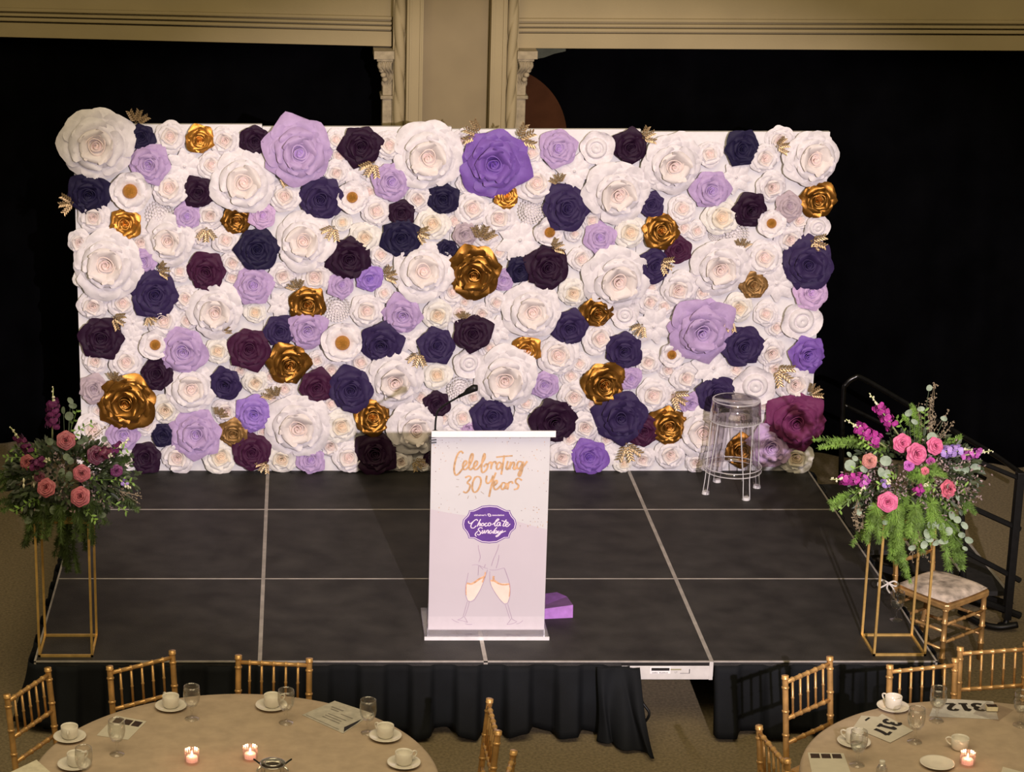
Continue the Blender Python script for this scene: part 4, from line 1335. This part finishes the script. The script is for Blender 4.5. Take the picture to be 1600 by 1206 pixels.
specL = dict(ring=70, leaves=1300, rx=.36, ry=.24, rz=.20, filler=14, bright=False, cx=105,
             ferns=[(70, 785, 66, 835, .0, .02, .055, 900), (95, 790, 92, 838, -.02, .02, .055, 900), (120, 790, 122, 838, -.02, .02, .055, 900), (140, 785, 150, 828, .0, .03, .055, 900), (60, 780, 10, 790, .1, .1, .06, 1300), (70, 790, 30, 810, .1, .1, .07, 1200), (100, 800, 115, 895, .15, .2, .06, 2200), (130, 800, 140, 850, .15, .2, .06, 1200), (150, 780, 205, 790, .15, .2, .05, 1100),
                    (60, 800, 50, 840, .12, .15, .06, 1300), (160, 750, 200, 725, .2, .2, .05, 1100), (30, 740, -8, 760, .15, .15, .05, 900), (110, 820, 95, 860, .2, .2, .05, 900)],
             twigs=[(100, 700, 120, 640, .2, 8), (80, 720, 5, 715, .1, 14), (60, 720, 0, 740, .1, 12), (130, 720, 200, 700, .15, 12), (140, 750, 210, 755, .1, 12), (150, 770, 200, 800, .1, 10), (60, 780, 20, 800, .05, 10),
                    (110, 690, 145, 660, .2, 9), (100, 760, 60, 800, .0, 10), (120, 790, 150, 815, .0, 10), (60, 710, 20, 700, .15, 9), (90, 740, 110, 760, -.03, 8)],
             seeded=[(120, 700, 160, 650, .2, 8), (170, 760, 205, 765, .1, 14)],
             rounds=[(110, 626, 6, .15), (114, 634, 7, .15), (108, 650, 7, .15), (99, 641, 6, .15), (84, 797, 7, -.02), (96, 739, 8, .0), (108, 744, 8, .0), (163, 742, 8, .05), (133, 686, 6, .1), (163, 686, 5, .1),
                     (78, 690, 6, .1), (104, 714, 6, .0), (126, 690, 6, .1), (110, 720, 6, .0), (45, 812, 8, .05), (160, 805, 6, .05), (135, 808, 6, .05)],
             roses=[(103, 688, 15, 'dusk', .05), (43, 722, 12, 'dusk', .05), (128, 739, 14, 'rosewood', -.02), (73, 762, 15, 'rosewood', -.03), (126, 776, 16, 'rosewood', -.05), (150, 711, 15, 'maroon', .03), (182, 735, 10, 'plum', .08), (62, 745, 9, 'maroon', .0)],
             rose_label={'dusk': 'dusky red rose', 'rosewood': 'dusty pink rose', 'maroon': 'dark maroon bloom', 'plum': 'plum coloured bloom'},
             stocks=[(82, 668, 83, 606, 'plum', .1, 22, .020), (48, 708, 17, 668, 'plum', .1, 15, .015), (165, 712, 202, 686, 'plum', .1, 14, .014), (50, 728, 78, 716, 'plum', .0, 12, .017), (160, 705, 175, 712, 'maroon', .0, 12, .016), (190, 752, 203, 762, 'lavender', .05, 4, .010)],
             buds=[(52, 748), (53, 762), (37, 755), (37, 763)])
FL['rosewood'] = (0.44, 0.115, 0.14)
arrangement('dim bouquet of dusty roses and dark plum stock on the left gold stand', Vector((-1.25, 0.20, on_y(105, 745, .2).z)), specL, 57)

# ------------------------------------------------------------------ chiavari chairs
CH = dict(post=0.0155, H=0.92, sw=0.40)


def bamboo(a, b, r, nodes):
    """turned rod with raised rings"""
    a, b = Vector(a), Vector(b)
    pts, rad = [a], [r]
    for t in nodes:
        for dt, k in ((-.014, 1.0), (-.006, 1.32), (.006, 1.32), (.014, 1.0)):
            pts.append(a.lerp(b, t + dt * 0.5 / max((b - a).length, .01) * .9))
            rad.append(r * k)
    pts.append(b)
    rad.append(r)
    return MB().tube(pts, rad, 10)


def make_chair():
    t = thing('chiavari_chair', 'x', 'chair')
    hb = 0.178   # half spacing of the back posts at the top
    def backx(z):
        return -0.19 - 0.04 * max(0, (z - 0.43) / 0.49) ** 1.2 - 0.05 * max(0, (0.43 - z) / 0.43)
    for s in (-1, 1):
        pts = [(backx(z), s * (hb - .004), z) for z in (0.0, 0.2, 0.43, 0.6, 0.78, 0.92)]
        sp = smooth_line(pts, 4)
        rad = [CH['post'] * (0.95 if i < len(sp) - 1 else 1.15) for i in range(len(sp))]
        m = MB().tube(sp, rad, 10)
        for z in (0.12, 0.28, 0.50, 0.62, 0.74, 0.86, 0.905):
            x = backx(z)
            m.lathe([(0.0145, -.007), (0.0185, -.003), (0.0185, .003), (0.0145, .007)], 10, (x, s * (hb - .004), z))
        m.obj('back_post', M_chair, t, smooth=True)
        bamboo((0.18, s * 0.185, 0.0), (0.175, s * 0.18, 0.43), 0.0155, (.25, .5, .75, .93)).obj('front_leg', M_chair, t, smooth=True)
        for z in (0.16, 0.27):
            bamboo((backx(z), s * hb, z), (0.177, s * .183, z), 0.0095, (.25, .5, .75)).obj('side_stretcher', M_chair, t, smooth=True)
    for z, nd in ((0.885, 5), (0.70, 5), (0.575, 4)):
        bamboo((backx(z), -hb, z), (backx(z), hb, z), 0.0105, [(k + 1) / (nd + 1) for k in range(nd)]).obj('back_rail', M_chair, t, smooth=True)
    for k in range(5):
        y = -hb + 2 * hb * (k + 1) / 6
        bamboo((backx(.70), y, .70), (backx(.885), y, .885), 0.0062, (.5,)).obj('back_spindle', M_chair, t, smooth=True)
    for z in (0.20, 0.31):
        bamboo((backx(z), -hb, z), (backx(z), hb, z), 0.0095, (.25, .5, .75)).obj('rear_stretcher', M_chair, t, smooth=True)
        bamboo((0.178, -.183, z), (0.178, .183, z), 0.0095, (.25, .5, .75)).obj('front_stretcher', M_chair, t, smooth=True)
    MB().prism([(-.185, -.185, .405), (.185, -.205, .405), (.205, -.185, .405), (.205, .185, .405), (.185, .205, .405), (-.185, .185, .405)], (0, 0, .035)).obj('seat_frame', M_chair, t, bevel=.008)
    MB().prism([(-.165, -.165, .44), (.165, -.18, .44), (.18, -.16, .44), (.18, .16, .44), (.165, .18, .44), (-.165, .165, .44)], (0, 0, .008)).obj('seat', M_chair, t, bevel=.004)
    return t


proto = make_chair()
chairs = [((8, 1088), (77, 1043), (-.29, -2.06), 'gold chiavari chair at far left, seen beyond the two coffee cups'),
          ((168, 1043), (272, 1017), (-.29, -2.06), 'gold chiavari chair below the left gold flower stand'),
          ((372, 1025), (484, 1030), (-.29, -2.06), 'gold chiavari chair facing straight on behind the left table'),
          ((765, 1092), (779, 1145), (-.29, -2.06), 'gold chiavari chair seen edge-on right of the left table'),
          ((1218 + 8, 1057), (1297, 1027), (3.17, -2.14), 'gold chiavari chair left of the right table, in front of the skirt corner'),
          ((1392, 1040), (1491, 1030), (3.17, -2.14), 'gold chiavari chair directly below the right gold flower stand'),
          ((1502, 1012), (1602, 1005), (3.17, -2.14), 'gold chiavari chair at the right edge under the black guard post'),
          ((1184, 1133), (1232, 1190), (3.17, -2.14), 'gold chiavari chair seen edge-on at the left rim of the right table')]


def place(ch, a, b, toward, label):
    mid = (a + b) / 2
    d = (b - a)
    rz = atan2(d.y, d.x) - pi / 2         # local y runs along the back
    f = Vector((cos(rz), sin(rz)))
    if f.dot(Vector(toward) - Vector((mid.x, mid.y))) < 0:
        rz += pi
        f = -f
    ch.rotation_euler = (0, 0, rz)
    ch.location = (mid.x + f.x * 0.23, mid.y + f.y * 0.23, 0)
    ch['label'] = label
    ch['group'] = 'gold chiavari chairs'


for i, (pa_, pb_, tw, lb) in enumerate(chairs):
    ch = proto if i == 0 else copy_tree(proto)
    place(ch, on_z(*pa_, .915), on_z(*pb_, .915), tw, lb)
ch = copy_tree(proto)
a = on_z(803, 1174, .915)
place(ch, a, a + Vector((-0.08, -0.347, 0)), (-.29, -2.06), 'gold chiavari chair whose post tip shows just above the bottom edge')
# the chair beside the stage, with its cushion
side = copy_tree(proto)
side.rotation_euler = (0, 0, math.radians(-52))
sc_ = on_z(1470, 913, 0.46)
side.location = (sc_.x, sc_.y, 0)
side['label'] = 'gold chiavari chair with marbled cushion standing right of the stage'
side['group'] = 'gold chiavari chairs'
M_cush = mat('marbled_cushion', (0.50, 0.42, 0.33), 0.7, vary=0.35, scale=14, detail=8, bump=.3, bscale=30)


def cush(u, v):
    a, b = u * 2 - 1, v * 2 - 1
    k = (1 - abs(a) ** 4) ** .5 * (1 - abs(b) ** 4) ** .5
    cx_ = 0.01 + .19 * a * (1 - .06 * b * b)
    return (cx_, .19 * b * (1 - .06 * a * a) * (1 + .06 * a), .45 + .035 * k)


cm = MB().grid(cush, 20, 20)
cm.box((-.165, -.165, .448), (.185, .165, .46))
cm.obj('cushion', M_cush, side, smooth=True)
# white ribbon tied round the back post
rb = MB()
for pts in ([(0, 0), (-.05, .03), (-.085, .01), (-.07, -.03), (0, 0)], [(0, 0), (.04, .02), (.07, .0), (.05, -.02), (0, 0)], [(0, 0), (-.01, -.04), (.015, -.08)], [(0, 0), (.03, -.03), (.05, -.07)]):
    rb.tube(smooth_line([(x * .75, -.02 - abs(x) * .2, z * .75) for x, z in pts], 5), 0.0052, 6)
bw = rb.obj('ribbon_bow', mat('white_ribbon', (.7, .66, .58), .6), None, smooth=True)
bw.location = on_y(1387, 909, 0.93)
tag(bw, 'small white ribbon bow tied behind the right gold stand', 'ribbon')

# ------------------------------------------------------------------ round tables
TL, TR = (-.29, -2.06), (3.17, -2.14)


def table(cx, cy, label, clabel):
    t = thing('round_table', label, 'table', (cx, cy, 0), 0, 'round banquet tables')
    MB().lathe([(0.001, .715), (.90, .715), (.905, .735), (.90, .745), (.001, .745)], 64).obj('table_top', mat('plywood', (.35, .24, .14), .6), t)
    for k in range(4):
        a = pi / 4 + k * pi / 2
        MB().tube([(.6 * cos(a), .6 * sin(a), 0), (.6 * cos(a), .6 * sin(a), .715)], .015, 8).obj('leg', M_dark, t)
    m = MB()
    n = 192
    ring = [(0.0, .7495), (.3, .7495), (.6, .7495), (.85, .7495), (.905, .7485), (.918, .742), (.924, .72), (.926, .68), (.930, .62), (.936, .56), (.942, .50), (.944, .475)]
    vs, fs = [], []
    for i, (r, z) in enumerate(ring):
        for k in range(n):
            th = 2 * pi * k / n
            fall = max(0, (.73 - z) / .7)
            rr = r + fall * .05 * sin(th * 14 + 2 * sin(th * 3))
            vs.append((rr * cos(th), rr * sin(th), z))
    for i in range(len(ring) - 1):
        for k in range(n):
            k2 = (k + 1) % n
            fs.append((i * n + k, i * n + k2, (i + 1) * n + k2, (i + 1) * n + k))
    m.add(vs, fs)
    c_ = m.obj('tablecloth', M_cloth, None, smooth=True)
    c_.location = (cx, cy, 0)
    tag(c_, clabel, 'tablecloth', 'tan tablecloths')


table(*TL, 'round banquet table in the left foreground, hidden under its cloth', 'smooth tan cloth covering the left round table')
table(*TR, 'round banquet table in the right foreground, hidden under its cloth', 'smooth tan cloth covering the right round table')
TZ = 0.7505


def T(x, y):
    p = on_z(x, y, TZ)
    return Vector((p.x, p.y, TZ))


def cup(parent_loc, label, rz, group='white coffee cups'):
    t = thing('coffee_cup', label, 'cup', parent_loc, rz, group)
    MB().lathe([(0.001, .002), (.028, .002), (.031, .0), (.0375, .010), (.0400, .030), (.0405, .058), (.039, .059), (.0375, .05), (.035, .012), (.001, .008)], 32).obj('bowl', M_china, t, smooth=True)
    MB().tube(smooth_line([(.037, 0, .050), (.052, 0, .054), (.062, 0, .046), (.056, 0, .030), (.036, 0, .016)], 5), .0042, 8).obj('handle', M_china, t, smooth=True)
    return t


def saucer(loc, label, tilt=0):
    o = MB().lathe([(0.001, .004), (.028, .002), (.034, .0), (.045, .004), (.074, .014), (.077, .015), (.076, .018), (.070, .016), (.042, .007), (.030, .006), (.001, .007)], 40).obj('saucer', M_china, None, smooth=True)
    o.location = loc
    tag(o, label, 'saucer', 'white china saucers')
    return o


def goblet(loc, label, water=0.0):
    t = thing('water_goblet', label, 'glass', loc, 0, 'stemmed water goblets')
    MB().lathe([(.010, .062), (.024, .070), (.036, .092), (.0405, .118), (.0395, .148), (.037, .168), (.0355, .168), (.038, .148), (.039, .118), (.034, .094), (.020, .073), (.001, .068)], 32).obj('bowl', M_glass, t, smooth=True)
    MB().lathe([(.037, .167), (.0375, .1685), (.036, .1695), (.0352, .168)], 32).obj('rim', glass('rim_glass', (.9, .9, .9), .9, base=.5), t, smooth=True)
    MB().lathe([(.001, .004), (.034, .002), (.035, 0.0), (.033, .004), (.012, .010), (.0055, .018), (.005, .035), (.009, .046), (.0055, .052), (.010, .062)], 24).obj('stem', M_glass, t, smooth=True)
    if water:
        MB().lathe([(.001, .070), (.02, .074), (.033, .094), (.037, .094 + water), (.001, .094 + water)], 24).obj('water', glass('water', (.93, .95, .95), .5, base=.12), t, smooth=True)
    return t


def votive(loc, label):
    t = thing('votive_candle', label, 'candle', loc, 0, 'lit votive candles')
    m = MB()
    prof = [(.030, 0.001), (.033, .01), (.034, .065), (.032, .065), (.030, .012), (.001, .010)]
    vs, fs = [], []
    n = 40
    for i, (r, z) in enumerate(prof):
        for k in range(n):
            rr = r * (1 + .05 * (k % 2) * (r > .02))
            vs.append((rr * cos(2 * pi * k / n), rr * sin(2 * pi * k / n), z))
    for i in range(len(prof) - 1):
        for k in range(n):
            fs.append((i * n + k, i * n + (k + 1) % n, (i + 1) * n + (k + 1) % n, (i + 1) * n + k))
    m.add(vs, fs)
    m.obj('glass_cup', glass('ribbed_glass', (1, .92, .92), .7, base=.22, rough=.15), t)
    MB().lathe([(.001, .034), (.024, .034), (.026, .031), (.026, .011), (.001, .011)], 20).obj('wax', mat('glowing_wax', (.8, .55, .45), .5, emit=(1.0, .45, .32, .9)), t, smooth=True)
    MB().lathe([(.0005, .036), (.0035, .040), (.0045, .045), (.003, .053), (.0005, .060)], 10).obj('flame', mat('flame', (1, .8, .5), .5, emit=(1, .72, .42, 14)), t, smooth=True)
    l_ = lamp('candle_glow', 'POINT', (0, 0, .05), (0, 0, -1), .35, (1, .6, .35), shadow_soft_size=.012)
    l_.parent = t
    return t


# left table
for (x, y, rz, cx_, cl, sl) in ((109, 1154, -1.6, 0, 'white coffee cup nearest the left chair, handle towards the camera', 'saucer under the cup nearest the far left chair'),
                                (116, 1197, .6, .008, 'white coffee cup at bottom left, half behind a goblet', 'saucer under the bottom left cup'),
                                (267, 1106, 2.2, 0, 'white coffee cup behind, left of the tall goblet near the second chair', 'saucer under the cup below the second chair'),
                                (424, 1105, .3, .004, 'white coffee cup in front of the straight-on chair', 'saucer in front of the straight-on chair'),
                                (602, 1153, 2.4, 0, 'white coffee cup beside the program card on the left table', 'saucer at the right side of the left table, upper of two'),
                                (631, 1195, .35, 0, 'white coffee cup at the right rim of the left table, handle to the right', 'saucer at the right rim of the left table, lower of two')):
    p = T(x, y)
    saucer(p, sl)
    cup(p + Vector((cx_, 0, .0075)), cl, rz)
goblet(T(300, 1123), 'empty goblet right of the cup below the second chair')
goblet(T(183, 1178), 'goblet in front of the card with three dark pictures', .0)
goblet(T(132, 1222), 'goblet at bottom left overlapping a coffee cup')
goblet(T(447, 1129), 'goblet right of the cup before the straight-on chair')
goblet(T(575, 1145), 'goblet beside the program card on the left table')
votive(T(300, 1192), 'lit votive candle left of centre on the left table')
votive(T(391, 1187), 'lit votive candle beside the metal sugar caddy')


def sheet(name, quad, label, cat='paper', m=M_paper, z=0.0, thick=.0012):
    q = [T(*c) for c in quad]
    q = [Vector((p.x, p.y, TZ + z)) for p in q]
    # make it counter clockwise
    ar = sum(q[i].x * q[(i + 1) % 4].y - q[(i + 1) % 4].x * q[i].y for i in range(4))
    if ar > 0:
        q = q[::-1]
    o = MB().prism(q, (0, 0, thick)).obj(name, m)
    tag(o, label, cat)
    return o


def patch(parent, quad, m, z, name='printed_picture'):
    q = [T(*c) for c in quad]
    return MB().prism([Vector((p.x, p.y, TZ + z)) for p in q], (0, 0, .0006)).obj(name, m, parent)


def lerp2(a, b, t):
    return (a[0] + (b[0] - a[0]) * t, a[1] + (b[1] - a[1]) * t)


def quadpt(Q, u, v):
    return lerp2(lerp2(Q[0], Q[1], u), lerp2(Q[3], Q[2], u), v)


M_pic = mat('dark_chocolate_print', (.035, .018, .012), .5, vary=.3, scale=60)
Qd = [(181, 1118), (229, 1127), (200, 1156), (151, 1149)]     # top-left, top-right, bottom-right, bottom-left
c1 = sheet('brochure', Qd, 'cream card with three dark pictures on the left table')
for k in range(3):
    u0, u1 = .08 + .30 * k, .33 + .30 * k
    patch(c1, [quadpt(Qd, u0, .08), quadpt(Qd, u1, .08), quadpt(Qd, u1, .33), quadpt(Qd, u0, .33)], M_pic, .0013)
Qd = [(523, 1095), (583, 1115), (536, 1146), (472, 1117)]
c2 = sheet('program_card', Qd, 'greyish printed program card near the right rim of the left table', m=mat('grey_paper', (.46, .43, .36), .6, vary=.08, scale=30))
patch(c2, [quadpt(Qd, .95, .32), quadpt(Qd, .98, .5), quadpt(Qd, .98, .95), quadpt(Qd, .88, .80)], M_black, .0013, 'printed_corner')
M_inkg = mat('grey_ink', (.22, .2, .17), .6)
for (u0, v0, u1, v1) in ((.15, .25, .45, .30), (.2, .34, .4, .38), (.5, .4, .8, .43), (.3, .55, .75, .58), (.3, .64, .7, .67), (.3, .73, .72, .76), (.05, .93, .85, .95)):
    patch(c2, [quadpt(Qd, u0, v0), quadpt(Qd, u1, v0), quadpt(Qd, u1, v1), quadpt(Qd, u0, v1)], M_inkg, .0013, 'printed_line')
sheet('napkin', [(57, 1188), (82, 1210), (40, 1225), (15, 1208)], 'cream paper napkin cut off at the bottom left corner', 'napkin', mat('cream_napkin', (.62, .57, .43), .8), 0, .004)

# sugar caddy
cad = thing('sugar_caddy', 'round silver sugar caddy at the bottom edge of the left table', 'caddy', T(426, 1212))
MB().lathe([(.001, .002), (.045, .002), (.050, .01), (.052, .05), (.056, .058), (.060, .060), (.060, .063), (.054, .062), (.048, .05), (.046, .012), (.001, .010)], 32).obj('bowl', M_chrome, cad, smooth=True)
MB().lathe([(.001, .046), (.049, .046)], 24).obj('coffee_sachets', mat('dark_sachets', (.03, .018, .01), .6, vary=.4, scale=60), cad)
MB().lathe([(.036, .062), (.041, .066), (.036, .070), (.032, .066), (.036, .062)], 32).obj('ring', M_chrome, cad, smooth=True)
for s in (-1, 1):
    MB().tube(smooth_line([(s * .055, 0, .058), (s * .07, .01, .066), (s * .085, .025, .070)], 4), .004, 8).obj('handle', M_dark, cad, smooth=True)
    MB().tube(smooth_line([(s * .05, -.02, .055), (s * .068, -.03, .04), (s * .06, -.03, .0)], 4), .005, 8).obj('foot', M_chrome, cad, smooth=True)

# right table
p = T(1395, 1107)
saucer(p, 'saucer beside the number sheets, under the cup with a napkin')
c_ = cup(p + Vector((0, 0, .0075)), 'bright white coffee cup beside the number sheets', 2.3)
p = T(1334, 1162)
saucer(p, 'saucer left of the sheet numbered 317')
cup(p + Vector((0, 0, .0075)), 'white coffee cup with handle to the left, left of sheet 317', 2.75)
cup(T(1499, 1170), 'white coffee cup without saucer behind the right votive candle', 2.9)
saucer(T(1464, 1196), 'empty white saucer at the bottom of the right table')
goblet(T(1463, 1126), 'goblet in front of the chair below the right gold stand', .015)
goblet(T(1429, 1159), 'goblet right of the sheet numbered 317')
goblet(T(1339, 1195), 'goblet in front of the left-handled cup', .01)
goblet(T(1594, 1133), 'goblet cut off at the right edge of the photo', .02)
votive(T(1511, 1196), 'lit votive candle on the right table')
sh = sheet('number_sheet', [(1346, 1118), (1372, 1120), (1352, 1142), (1332, 1138)], 'white paper sheet peeking out under sheet 317')
patch(sh, [(1351, 1125), (1357, 1121), (1360, 1122), (1353, 1127)], M_black, .0013, 'printed_digit')
Qd = [(1378, 1116), (1427, 1142), (1391, 1161), (1345, 1142)]
s317 = sheet('number_sheet', Qd, 'white paper sheet printed with the number 317', z=.0022)


def digits(body, parent, px, reading_dir, size, z):
    c = T(*px)
    rz = atan2(reading_dir[1], reading_dir[0])
    me = text_mesh(body, size, 0.0)
    me.materials.clear()
    me.materials.append(M_black)
    for v in me.vertices:
        v.co.z = 0
    o = inst('printed_digits', me, parent, (c.x, c.y, TZ + z), (0, 0, rz))
    return o


def bold_digits(body, parent, px, rd, size, z):
    """heavy condensed digits drawn as strokes"""
    D = {'1': [[(.1, .72), (.32, 1.0), (.32, 0)], [(.05, 0.02), (.6, 0.02)]], '2': [[(.05, .8), (.2, .98), (.45, .95), (.52, .72), (.3, .35), (.05, .04)], [(.05, .04), (.62, .04)]],
         '3': [[(.05, .85), (.25, 1.0), (.5, .88), (.48, .62), (.25, .52)], [(.25, .52), (.52, .42), (.54, .15), (.3, 0), (.03, .12)]], '7': [[(.02, .97), (.6, .97)], [(.6, .97), (.35, .5), (.22, 0)]]}
    c = T(*px)
    rz = atan2(rd[1], rd[0])
    m = MB()
    wd = .82
    x0 = -len(body) * wd / 2 + .1
    for i, ch_ in enumerate(body):
        for s_ in D[ch_]:
            stroke(m, [(x0 + i * wd + a_, b_ - .5) for a_, b_ in s_], 0.28, lambda x, y: Vector((x * size, y * size, 0)), lift=(0, 0, 1))
    o = m.obj('printed_digits', M_black, parent)
    o.location = (c.x, c.y, TZ + z)
    o.rotation_euler = (0, 0, rz)
    return o


bold_digits('317', s317, (1386, 1137), (-.084, -.115), .075, .0042)
Qd = [(1463, 1091), (1552, 1096), (1560, 1124), (1452, 1119)]
s312 = sheet('number_sheet', Qd, 'white paper sheet printed with 312, seen upside down', m=mat('bluish_paper', (.56, .54, .50), .7))
bold_digits('312', s312, (1508, 1105), (-1, 0.02), .078, .0016)
slv = sheet('clear_sleeve', [(1542, 1097), (1584, 1110), (1560, 1128), (1520, 1116)], 'clear plastic sleeve lying over the sheet printed with 312', 'sleeve', glass('clear_film', (.98, .97, .98), .3, base=.07, rough=.25), .004)
bx = T(1549, 1111)
mb_ = MB().box((-.026, -.016, 0), (.026, .016, .022)).obj('card_box', mat('cream_card', (.72, .64, .42), .6), None, bevel=.001)
mb_.location = (bx.x, bx.y, TZ + .006)
mb_.rotation_euler = (0, 0, -.05)
tag(mb_, 'small cream box with a dark brown lid on the clear sleeve', 'box')
MB().box((-.024, -.014, .022), (.024, .014, .0235)).obj('lid_print', M_pic, mb_)
Qd = [(1262, 1176), (1318, 1177), (1332, 1215), (1270, 1215)]
c3 = sheet('brochure', Qd, 'cream card with three dark pictures at the left rim of the right table')
for k in range(3):
    u0, u1 = .06 + .30 * k, .31 + .30 * k
    patch(c3, [quadpt(Qd, u0, .04), quadpt(Qd, u1, .04), quadpt(Qd, u1, .22), quadpt(Qd, u0, .22)], M_pic, .0013)
sheet('paper_slip', [(1567, 1198), (1604, 1208), (1600, 1225), (1560, 1220)], 'small cream paper slip at the bottom right corner')
bt = thing('glass_shaker', 'small glass shaker at the bottom edge of the right table', 'shaker', T(1377, 1212))
MB().lathe([(.001, .001), (.022, .001), (.025, .012), (.024, .04), (.016, .055), (.012, .06)], 20).obj('body', glass('shaker_glass', (.9, .9, .9), .8, base=.3), bt, smooth=True)
MB().lathe([(.013, .058), (.0135, .072), (.012, .076), (.001, .077)], 20).obj('cap', mat('frosted_cap', (.6, .57, .5), .5), bt, smooth=True)
# goblet standing on the stage behind the right flower stand
gb = on_z(1400, 968, H)
goblet((gb.x, gb.y, H), 'goblet standing on the stage behind the right gold stand', .02)
